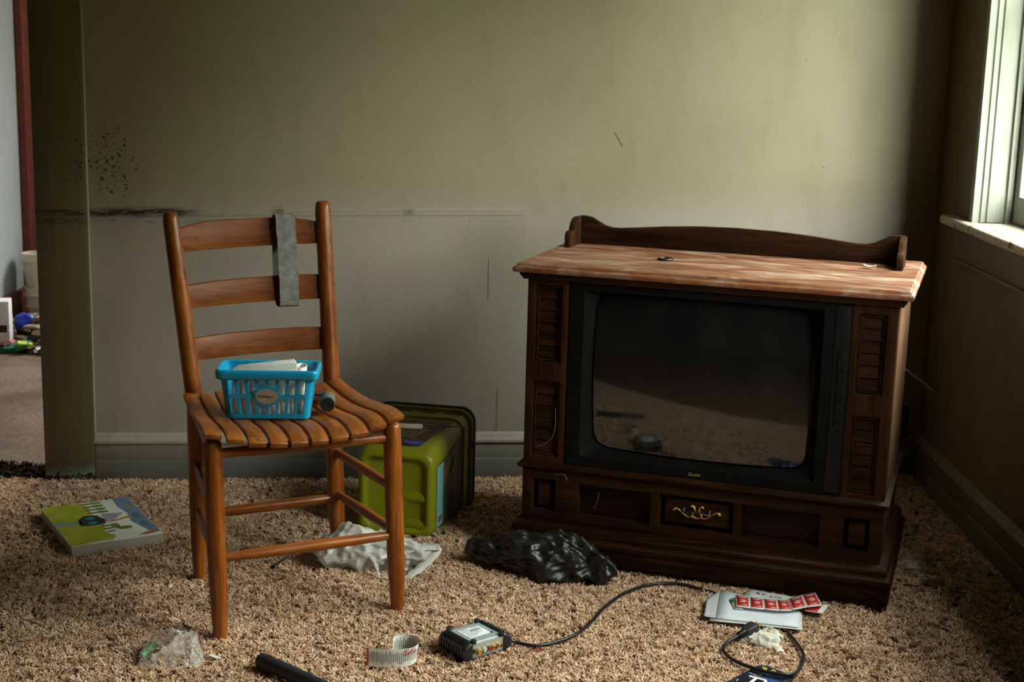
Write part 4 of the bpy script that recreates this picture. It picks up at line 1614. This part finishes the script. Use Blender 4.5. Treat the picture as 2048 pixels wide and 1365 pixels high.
for wd, xx, yy, sz in (('Ke', .612, 3.299, .026), ('site', .645, 3.279, .024)):
    text('handwriting', wd, sz, M_pen, e2, Matrix.Translation((xx, yy, .0253)) @ Matrix.Rotation(ga, 4, 'Z') @ Matrix.Scale(.9, 4, (1, 0, 0)), .0001, -.0003, .35)

sts = thing('stamp_strip', 'folded strip of six red stamps on white backing across the envelopes', 'stamps')
cells_ = []
topE = [(.5490, 3.277), (.5815, 3.2655), (.613, 3.257), (.6435, 3.2515), (.6715, 3.2540), (.7075, 3.2765), (.7435, 3.2940)]
botE = [(.5400, 3.203), (.5715, 3.194), (.604, 3.188), (.636, 3.183), (.668, 3.1845), (.7050, 3.199), (.7430, 3.2120)]
for k in range(6):
    z0 = .0285 + (.004 if k >= 4 else 0)
    dz0 = .0 if k != 4 else -.002
    a, b, c, d = botE[k], botE[k + 1], topE[k + 1], topE[k]
    cell = paper('stamp', [(a[0], a[1], dz0), b, c, (d[0], d[1], dz0)], z0, M_wh, sts, .0010, .0005, 5, 3)

    def ins(f0, f1, g0, g1, lift):
        pts4 = []
        for f_, g_ in ((f0, g0), (f1, g0), (f1, g1), (f0, g1)):
            px = lerp(lerp(a[0], b[0], f_), lerp(d[0], c[0], f_), g_)
            py = lerp(lerp(a[1], b[1], f_), lerp(d[1], c[1], f_), g_)
            pts4.append((px, py, lift + dz0 * (1 - f_)))
        return pts4
    paper('stamp_print', ins(.10, .92, .10, .92, .0010), z0, M_red, cell, .0004, .0005, 5, 3)
    for g0, f0, f1, hh_ in ((.83, .2, .8, .018), (.62, .38, .66, .018), (.55, .25, .78, .012), (.46, .34, .70, .035), (.19, .45, .78, .022)):
        paper('stamp_lettering', ins(f0, f1, g0 - hh_, g0 + hh_, .0014), z0, M_wh, cell, .0002, .0005, 5, 2)
s2 = thing('stamp_sheet', 'red stamp sheet partly hidden under the right end of stamp strip', 'stamps')
paper('backing', [(.700, 3.198), (.738, 3.184), (.767, 3.240), (.725, 3.252)], .0240, M_wh, s2, .0008, .0005, 5, 3)
paper('stamp_print', [(.700, 3.201), (.728, 3.191), (.752, 3.240), (.722, 3.248)], .0250, M_red, s2, .0004, .0005, 5, 3)
s3 = thing('green_card', 'green and white cards fanned under the left end of stamp strip', 'card')
paper('card_sheet', [(.536, 3.200), (.556, 3.197), (.560, 3.270), (.534, 3.262)], .0240, M_wh, s3, .0006, .0005, 5, 3)
paper('green_patch', [(.5345, 3.236), (.545, 3.235), (.546, 3.256), (.5345, 3.254)], .0248, plain('green_print', (.02, .16, .05), .6), s3, .0004, .0005, 5, 2)
yl = thing('yellow_note', 'yellow paper scrap poking out under the white envelope', 'paper')
paper('note_sheet', [(.590, 3.085), (.607, 3.068), (.632, 3.117), (.600, 3.128)], .0120, plain('yellow_paper', (.62, .52, .08), .7, .08), yl, .0006, .001, 2, 3)
ti = thing('crumpled_tissue', 'crumpled cream tissue under the power plug', 'tissue', (.574, 3.052, 0), .3)
M_tis = film('cream_tissue', (.92, .88, .76), 1.0, .9, .08, .25)
crumple('tissue_sheet', (.044, .034, .015), 21, M_tis, ti, .011, 55, None, .8, 5)
ribbon('tissue_fold', [(.012, -.015, .012), (.016, -.035, .014), (.016, -.055, .012), (.013, -.070, .011)], .009, M_tis, ti, wob=.002)
ribbon('tissue_fold', [(-.020, .005, .016), (-.040, .012, .019), (-.055, .020, .015)], .010, M_tis, ti, wob=.003)
ribbon('tissue_fold', [(.010, .022, .018), (.030, .026, .026), (.046, .012, .022), (.044, -.008, .016)], .010, M_tis, ti, (.4, .3, .85), wob=.003)
ribbon('tissue_fold', [(-.012, .028, .020), (.0, .042, .030), (.014, .043, .028)], .007, M_tis, ti, (.1, -.7, .7), wob=.003)

# printed blister card at the bottom edge
n = NT('black_card_print')
v = n.mp()
n.set(n.mix(n.rng(n.noise(v, 16, 3), .4, .6), (.006, .008, .012), (.012, .02, .035)), .35, 0, .5)
M_card = n.m
cd = thing('product_card', 'glossy black and blue printed product card under the cord loop', 'card', (.557, 2.910, .0125), 0)
out = [(-.014, -.006), (0, .0), (.012, -.005), (.055, -.052), (.030, -.150), (-.12, -.150), (-.104, -.103)]
MB().slab(out, 0, .0012).build('card_sheet', M_card, cd, smooth=0)
M_yel = plain('yellow_print', (.70, .48, .02), .5, .05)
M_pblue = plain('blue_print', (.015, .06, .25), .45, .2)
for xx, yy in ((.000, -.0195), (.0165, -.0305), (.034, -.043)):
    m = MB()
    m.slab([(xx + .0048 * cos(2 * pi * k / 20), yy + .0065 * sin(2 * pi * k / 20)) for k in range(20)], .0011, .0016)
    q = m.build('yellow_dot', M_yel, cd, smooth=0)
    MB().box(xx - .002, xx + .002, yy - .0014, yy + .0014, .0014, .0018).build('dot_icon', M_ink, q, smooth=0)
ca_ = math.atan2(-.047, .043)
MB().slab([(-.108, -.108), (-.090, -.094), (-.078, -.150), (-.12, -.150)], .0011, .0015).build('blue_patch', M_pblue, cd, smooth=0)
MB().slab([(-.01, -.062), (.02, -.080), (.02, -.15), (-.03, -.15)], .0011, .0014).build('blue_patch', M_pblue, cd, smooth=0)
CR = Matrix.Rotation(radians(-33), 4, 'Z')
text('card_lettering', 'TV', .055, M_wh, cd, Matrix.Translation((-.022, -.092, .0016)) @ CR, .0001, .0008)
for k, (xx, yy, ln_) in enumerate(((.022, -.018, .05), (-.010, -.034, .03), (-.022, -.058, .045))):
    m = MB()
    m.v = [tuple(Matrix.Translation((xx, yy, 0)) @ Matrix.Rotation(ca_, 4, 'Z') @ Vector(p)) for p in ((-ln_ / 2, -.001, .0011), (ln_ / 2, -.001, .0011), (ln_ / 2, .001, .0011), (-ln_ / 2, .001, .0011), (-ln_ / 2, -.001, .0015), (ln_ / 2, -.001, .0015), (ln_ / 2, .001, .0015), (-ln_ / 2, .001, .0015))]
    m.f = [(0, 3, 2, 1), (4, 5, 6, 7), (0, 1, 5, 4), (1, 2, 6, 5), (2, 3, 7, 6), (3, 0, 4, 7)]
    m.mi = [0] * 6
    m.build('small_print', plain('grey_print', (.35, .38, .42), .5), cd, smooth=0)

# curled warning label standing on edge
n = NT('warning_label_print')
v = n.mp('UV')
x, y, z = n.sep(v)
colm = n.math('FRACT', n.math('MULTIPLY', x, 52.0))
rag = n.noise(n.mp('UV', sc=(52, 1.2, 1)), 1.0, 1)
lim = n.math('LESS_THAN', n.math('ABSOLUTE', n.math('SUBTRACT', y, .5)), n.rng(rag, .3, .7, .16, .42))
brk = n.rng(n.noise(n.mp('UV', sc=(10, 240, 1)), 1.0, 2), .36, .42)
ink = n.math('MULTIPLY', n.math('MULTIPLY', n.math('LESS_THAN', colm, .6), lim), brk)
c = n.mix(n.math('MULTIPLY', ink, .85), (.74, .72, .66), (.05, .05, .05))
c = n.mix(n.math('LESS_THAN', x, .022), c, (.50, .06, .05))
n.set(c, .6, 0, .3)
M_warn = n.m
wl = thing('curled_label', 'curled strip of white label with printed text standing on the carpet', 'label strip')
pa = [(-.2900, 2.862), (-.278, 2.860), (-.255, 2.856), (-.225, 2.856), (-.203, 2.862), (-.190, 2.874), (-.186, 2.893), (-.190, 2.912), (-.204, 2.924), (-.222, 2.924), (-.236, 2.914), (-.240, 2.900)]
sp_ = smoothpath([(x, y, 0) for x, y in pa], 5)
L_ = [0]
for a, b in zip(sp_, sp_[1:]):
    L_.append(L_[-1] + (b - a).length)
m, uvs = MB(), []
for i, p in enumerate(sp_):
    t = L_[i] / L_[-1]
    lean = .008 * (1 - t)
    ht = lerp(.037, .040, t)
    for j in range(3):
        q = j / 2
        m.v.append((p.x + .004 * q * (t > .4), p.y + lean * q, .010 + .010 * max(0, t - .3) + ht * q))
        uvs.append((t, q))
for i in range(len(sp_) - 1):
    for j in range(2):
        k = i * 3 + j
        m.f.append((k, k + 3, k + 4, k + 1))
        m.mi.append(0)
lo_ = m.build('label_ribbon', M_warn, wl, smooth=60, uv=uvs, recalc=False)
M_redink = plain('red_ink', (.50, .05, .04), .6)
for t0 in (.40, .47):
    i = min(range(len(L_)), key=lambda k: abs(L_[k] / L_[-1] - t0))
    p = sp_[i]
    d = (sp_[i + 1] - sp_[i - 1]).normalized()
    nr = Vector((d.y, -d.x, 0))
    m = MB()
    cen = p + nr * .0008 + Vector((.003, .003, .043))
    for ra, rb, rc in ((.0058, .0058, 0),):
        pts = [cen + d * (ra * cos(2 * pi * k / 20)) + Vector((0, 0, ra * sin(2 * pi * k / 20))) for k in range(21)]
        m.tube(pts, .0006, 5)
    m.tube([cen + d * -.004 + Vector((0, 0, .004)), cen + d * .004 + Vector((0, 0, -.004))], .0006, 5)
    m.build('prohibition_mark', M_redink, lo_, smooth=0)

# black tube at the bottom edge
tb = thing('black_tube', 'black foam-covered handle lying at the front edge of the carpet', 'handle', (-.500, 2.832, .026), math.atan2(-.10, .12))
m = MB()
m.loft([[(x, r * cos(2 * pi * k / 24), r * sin(2 * pi * k / 24)) for k in range(24)] for x, r in ((-.012, .006), (-.014, .012), (-.011, .0155), (-.004, .0168), (.12, .0155), (.24, .0150), (.25, .012))])
m.build('foam_grip', plain('black_foam', (.013, .014, .016), .7, .3, 90, bump=.001), tb, smooth=50)

# ------------------------------------------------------------------ painted book
M_pg = plain('book_pages', (.50, .46, .38), .8, .1, 40)
BA = math.atan2(.119, .203)
bkk = thing('picture_book', 'thick picture book with green landscape cover lying on the carpet', 'book', (-1.096, 3.471, .006), BA)
BWd, BLn = .235, .339
MB().box(0, BWd, 0, BLn, 0, .027).build('page_block', M_pg, bkk, bevel=.0015)
MB().box(-.001, BWd + .001, -.001, BLn + .001, .0272, .0295).build('cover_board', plain('white_cover', (.78, .78, .73), .55, .05), bkk, bevel=.0008)
M_g = plain('lime_paint', (.38, .40, .012), .55, .25, 20)
M_g2 = plain('leaf_paint', (.15, .24, .02), .55, .2, 30)
M_sky = plain('blue_paint', (.15, .24, .36), .55, .35, 35)
M_lil = plain('lilac_paint', (.36, .30, .42), .55, .15, 30)
M_or = plain('orange_paint', (.50, .20, .03), .55, .2, 30)
M_br = plain('brown_paint', (.10, .04, .02), .55, .2, 30)
M_te = plain('teal_paint', (.18, .30, .27), .55, .15, 30)
M_cy = plain('cyan_paint', (.01, .28, .34), .55, .1, 30)
M_ch = plain('charcoal_paint', (.025, .028, .032), .55, .3, 40)
pict = obj('cover_picture', None, bkk)


def blob(name, pts, mat, lay):
    MB().slab([(a * BWd, b * BLn) for a, b in pts], .0296, .0296 + .0002 * lay).build(name, mat, pict, smooth=0)


def oval(ca, cb_, ra, rb):
    return [(ca + ra * cos(2 * pi * k / 16), cb_ + rb * sin(2 * pi * k / 16)) for k in range(16)]


blob('green_field', [(0.002, .002), (.10, .004), (.30, .03), (.46, .02), (.52, .10), (.44, .22), (.50, .38), (.48, .55), (.46, .72), (.50, .85), (.43, .998), (.002, .998)], M_g, 1)
blob('sky_band', [(.90, .10), (.998, .06), (.998, .998), (.82, .998), (.80, .80), (.84, .60), (.80, .40), (.86, .2)], M_sky, 1)
blob('path', [(.002, .48), (.28, .46), (.30, .54), (.002, .56)], M_te, 2)
blob('house', [(.25, .42), (.40, .40), (.53, .42), (.55, .52), (.50, .64), (.36, .66), (.27, .58)], M_ch, 2)
blob('house_window', oval(.41, .58, .05, .035), M_cy, 3)
blob('house_window', oval(.40, .465, .05, .03), M_cy, 3)
blob('roof', [(.54, .44), (.56, .66), (.80, .62), (.62, .46)], M_lil, 2)
blob('banner', [(.58, .43), (.60, .46), (.86, .53), (.85, .49)], M_or, 3)
for k, b in enumerate((.95, .87, .79, .71)):
    blob('tree_trunk', [(.43, b - .012), (.56, b - .008), (.56, b + .008), (.43, b + .012)], M_br, 2)
    blob('tree_crown', oval(.60, b, .07, .028), M_g2, 3)
for k, b in enumerate((.36, .29, .22)):
    blob('tree_trunk', [(.46, b - .012), (.56, b - .008), (.56, b + .008), (.46, b + .012)], M_br, 2)
blob('tree_crown', oval(.60, .33, .05, .06), M_g2, 3)
blob('tree_crown', oval(.68, .26, .08, .035), M_g2, 3)
blob('orange_patch', [(.74, .04), (.84, .09), (.95, .13), (.97, .06), (.86, .03)], M_or, 2)
blob('sky_sun', oval(.92, .74, .03, .05), plain('ochre_paint', (.34, .26, .12), .55), 2)
for a, b in ((.90, .5), (.91, .3)):
    blob('dark_cloud', oval(a, b, .04, .08), plain('slate_paint', (.09, .15, .19), .55), 2)

# ------------------------------------------------------------------ small litter on the carpet
M_rust = plain('dark_steel', (.028, .032, .03), .5, .3, metal=.6)
nl = thing('nail', 'dark steel nail lying on the carpet between the chair legs', 'nail', (-.580, 3.419, .015), math.atan2(.080, .025))
MB().tube([(0, 0, 0), (.070, 0, 0), (.082, 0, 0)], [.0023, .0023, .0004], 8).build('shank', M_rust, nl)
MB().tube([(-.0025, 0, 0), (.0005, 0, 0)], .0052, 12).build('head', M_rust, nl)
m = MB()
m.tube([Vector((.562 + .013 * cos(2 * pi * k / 24), 2.960 + .019 * sin(2 * pi * k / 24), .0135)) for k in range(25)], .0011, 6)
tag(m.build('clear_ring', plain('pale_plastic', (.62, .56, .42), .4), None), 'thin pale plastic ring on the carpet inside the cord loop', 'ring')
M_twig = plain('dark_twig', (.022, .014, .008), .8, .3)
M_leafd = plain('brown_leaf_bit', (.10, .055, .022), .8, .3)
deb = [(1.005, 3.410, .050, 5, 0), (1.046, 3.414, .028, -8, 0), (.992, 3.155, .030, -35, 1), (1.012, 3.127, .030, -48, 0), (.876, 3.068, .030, -62, 0), (.921, 3.044, .040, 38, 1), (1.112, 3.374, .045, 0, 0), (1.236, 3.503, .030, 20, 0),
       (.935, 3.00, .018, 10, 1), (1.03, 3.19, .012, 60, 0), (1.13, 3.60, .02, 30, 0), (1.16, 3.45, .016, -30, 0), (1.10, 3.80, .018, 12, 0), (1.18, 4.00, .02, 50, 0)]
for x, y, l, a, k in deb:
    m = MB()
    if k:
        m.loft([[(l * (t - .5), -wd_, .002 + .004 * (t - .5) ** 2), (l * (t - .5), 0, .0), (l * (t - .5), wd_, .003), (l * (t - .5), 0, .0015)] for t, wd_ in ((0, .0005), (.25, .005), (.5, .006), (.8, .004), (1, .0004))])
    else:
        m.tube([(l * (t - .5), .003 * sin(t * 5), .001 * sin(t * 7)) for t in (0, .2, .45, .7, 1)], [.0008, .0022, .0028, .0016, .0005], 6)
    o_ = m.build('leaf_bit' if k else 'twig', M_leafd if k else M_twig, None, loc=(x, y, .0135), rot=(0, 0, radians(a)), smooth=50)
    if k:
        tag(o_, 'brown dry leaf fragment on the carpet right of the television', 'leaf', 'leaf fragments right of the television')
    else:
        tag(o_, 'dark twig fragment on the carpet beside the right wall', 'twig', 'twig fragments by the right wall')
M_stk = plain('pale_stick', (.34, .28, .19), .8, .2)
tag(MB().tube([(0, 0, 0), (.025, -.030, .002), (.05, -.058, 0)], [.0025, .003, .002], 6).build('pale_stick', M_stk, None, loc=(1.205, 4.335, .014)), 'thin pale stick on the carpet in the far right corner', 'stick')
M_glass = clear_film('clear_plastic_sheet', (.80, .80, .76), .12, .02)
g1 = thing('clear_plastic_piece', 'clear plastic piece on the carpet touching the television side', 'plastic piece')
paper('plastic_sheet', [(1.010, 3.500), (1.052, 3.488), (1.098, 3.620), (1.062, 3.633)], .0145, M_glass, g1, .001, .001, 1, 3)
g2 = thing('clear_plastic_strip', 'narrow clear plastic strip on the carpet before the right wall', 'plastic strip')
paper('plastic_strip', [(1.067, 3.262), (1.076, 3.262), (1.149, 3.529), (1.139, 3.531)], .0145, M_glass, g2, .001, .001, 1, 6)
rc = MB()
for k in range(7):
    a = k * 2.4
    rc.tube([(.002 * k * cos(a), .002 * k * sin(a), .002), (.002 * k * cos(a) + .012 * cos(a * 1.7), .002 * k * sin(a) + .012 * sin(a * 1.7), .004)], .0011, 5)
tag(rc.build('red_fuzz', plain('red_fibre', (.42, .06, .05), .9), None, loc=(.074, 2.958, .012)), 'tiny tuft of red fibre on the carpet below the cord', 'fibre', kind='stuff')
tag(MB().slab([(-.015, -.004), (.006, -.005), (.017, 0), (.004, .005), (-.013, .004)], 0, .0012).build('paper_scrap', M_wh, None, loc=(-.611, 2.875, .0145), rot=(0, .1, -.4)), 'tiny pale paper scrap on the carpet beside the clear wrapper', 'paper')
tag(MB().box(-.003, .003, -.022, .022, 0, .001).build('clear_sliver', M_glass, None, loc=(-.515, 3.06, .0145), rot=(0, 0, .25)), 'small clear plastic sliver on the carpet right of chair leg', 'plastic piece')

# dark wall box in the far corner, and cobweb strands
ob = thing('outlet_box', 'dark broken outlet box on the back wall behind the television', 'outlet box', bw(2.585, .002, .172), BWA)
m = MB()
m.plate(-.045, .045, -.055, .055, [(-.030, .030, -.040, .040)], -.014, 0)
m.build('box_frame', M_twig, ob, bevel=.002)
MB().box(-.031, .031, -.006, -.001, -.041, .041).build('box_cavity', M_black, ob)
crumple('cobweb_lint', (.034, .012, .040), 31, plain('grey_lint', (.05, .042, .034), .95, .4, 60), ob, .012, 50, None, .6, 4, zmin=-.05).location = (0, -.016, -.035)
M_web = plain('cobweb_silk', (.40, .37, .32), .5, .1)
a, b = Vector(tvp(W_ + .001, .36, .52)), Vector((1.262, 3.434, .350))
pts = [a.lerp(b, t) + Vector((0, 0, -.006 * sin(pi * t))) for t in [k / 16 for k in range(17)]]
tag(MB().tube(pts, .00012, 5).build('cobweb_strand', M_web), 'single cobweb strand stretched from the television to the right wall', 'cobweb')
for nm, lab_, pts in (('cobweb_wisp', 'thin curved cobweb wisp hanging on the lower left louvre panel', [(.083, -.004, .41), (.085, -.006, .37), (.078, -.006, .335), (.058, -.005, .315), (.038, -.004, .305)]),
                      ('cobweb_wisp', 'short pale cobweb wisp on the cabinet under the left louvres', [(.085, -.004, .236), (.100, -.006, .241), (.113, -.006, .240), (.120, -.004, .226)]),
                      ('cobweb_wisp', 'faint cobweb wisp hanging in the left long panel', [(.205, -.004, .205), (.200, -.002, .18), (.192, -.002, .16)])):
    tag(MB().tube(smoothpath([tvp(*p) for p in pts], 4), .00035, 5).build(nm, M_web), lab_, 'cobweb')

# ------------------------------------------------------------------ the next room, seen through the doorway
struct(MB().box(-2.27, -2.25, 4.3, 6.9, 0, .15).build('baseboard_next_room', M_redtrim, bevel=.003))
struct(MB().box(-2.27, -2.236, 6.64, 6.76, 0, 2.5).build('trim_2', M_redtrim, bevel=.003))
M_bkt = plain('cream_bucket_plastic', (.62, .56, .42), .45, .08)


def bucket(name, label, x, y, z, r0_, r1_, h):
    t = thing(name, label, 'bucket', (x, y, z), 0)
    n_ = 32
    m = MB()
    pr = [(r0_, 0), (lerp(r0_, r1_, .45), h * .45), (lerp(r0_, r1_, .46) + .005, h * .46), (lerp(r0_, r1_, .50) + .005, h * .50), (lerp(r0_, r1_, .51), h * .51), (lerp(r0_, r1_, .75), h * .75), (r1_ + .006, h * .77), (r1_ + .006, h * .80), (r1_, h * .81), (r1_, h), (r1_ - .004, h), (r1_ - .006, h * .8), (r0_ - .004, .01)]
    m.loft([[(r * cos(2 * pi * k / n_), r * sin(2 * pi * k / n_), zz) for k in range(n_)] for r, zz in pr])
    m.build('bucket_wall', M_bkt, t, smooth=40)
    return t


bucket('paint_bucket', 'beige bucket standing on the floor of the next room', -2.150, 6.50, .003, .062, .070, .175)
bucket('paint_bucket', 'cream bucket stacked on top of the beige bucket in next room', -2.150, 6.50, .1785, .062, .078, .15)

wbx = thing('white_box', 'white carton at the edge of the doorway in next room', 'box', (-2.145, 5.98, .003), .2)
MB().box(-.06, .035, -.05, .05, 0, .20).build('carton', plain('white_carton', (.62, .64, .68), .6), wbx, bevel=.003)
MB().box(-.01, .025, -.0508, -.050, .07, .10).build('carton_mark', M_ink, wbx, smooth=0)
tag(crumple('blue_ball', (.045, .045, .04), 41, plain('royal_blue_plastic', (.01, .03, .42), .35), None, .008, 30, None, .4, 4), 'royal blue crumpled plastic on the trash heap', 'plastic').location = (-2.115, 6.17, .04)
tag(crumple('dark_green_bag', (.09, .10, .10), 43, plain('dark_green_film', (.012, .03, .014), .4), None, .02, 15, None, .6, 4), 'dark green bag behind the trash heap in next room', 'bag').location = (-2.03, 6.42, .0)
rg_ = random.Random(11)
cols = [(.30, .22, .14), (.12, .08, .05), (.42, .40, .36), (.05, .035, .025), (.02, .16, .08), (.33, .42, .04), (.34, .10, .09), (.20, .16, .12), (.55, .53, .50)]
mats = [plain('trash_tone', c_, .7) for c_ in cols]
m = MB()
for k in range(230):
    y = 5.84 + .55 * rg_.random()
    x = -2.24 + .50 * rg_.random()
    if any((x - a) ** 2 + (y - b) ** 2 < r_ * r_ for a, b, r_ in ((-2.155, 5.98, .12), (-2.115, 6.17, .07), (-2.03, 6.42, .13), (-2.15, 6.5, .11))):
        continue
    hgt = .012 + .10 * rg_.random() ** 1.5 * max(0.1, 1 - abs(y - 6.15) / .4)
    R = Matrix.Translation((x, y, hgt)) @ Matrix.Rotation(rg_.uniform(0, 6), 4, 'Z') @ Matrix.Rotation(rg_.uniform(-.6, .6), 4, 'X')
    sx, sy, sz = rg_.uniform(.012, .045), rg_.uniform(.008, .03), rg_.uniform(.003, .014)
    k0 = len(m.v)
    m.box(-sx, sx, -sy, sy, -sz, sz, rg_.choice([0, 0, 1, 1, 2, 3, 3, 7, 7, 8, 4, 5, 6]))
    for q in range(k0, len(m.v)):
        v_ = Vector(m.v[q])
        v_ = v_ + Vector((noise.noise(v_ * 50 + Vector((k, 0, 0))), noise.noise(v_ * 50 + Vector((0, k, 0))), 0)) * .012
        m.v[q] = tuple(R @ v_)
tag(m.build('trash_heap', mats, smooth=0), 'heap of mixed trash on the floor of next room', 'trash', kind='stuff')
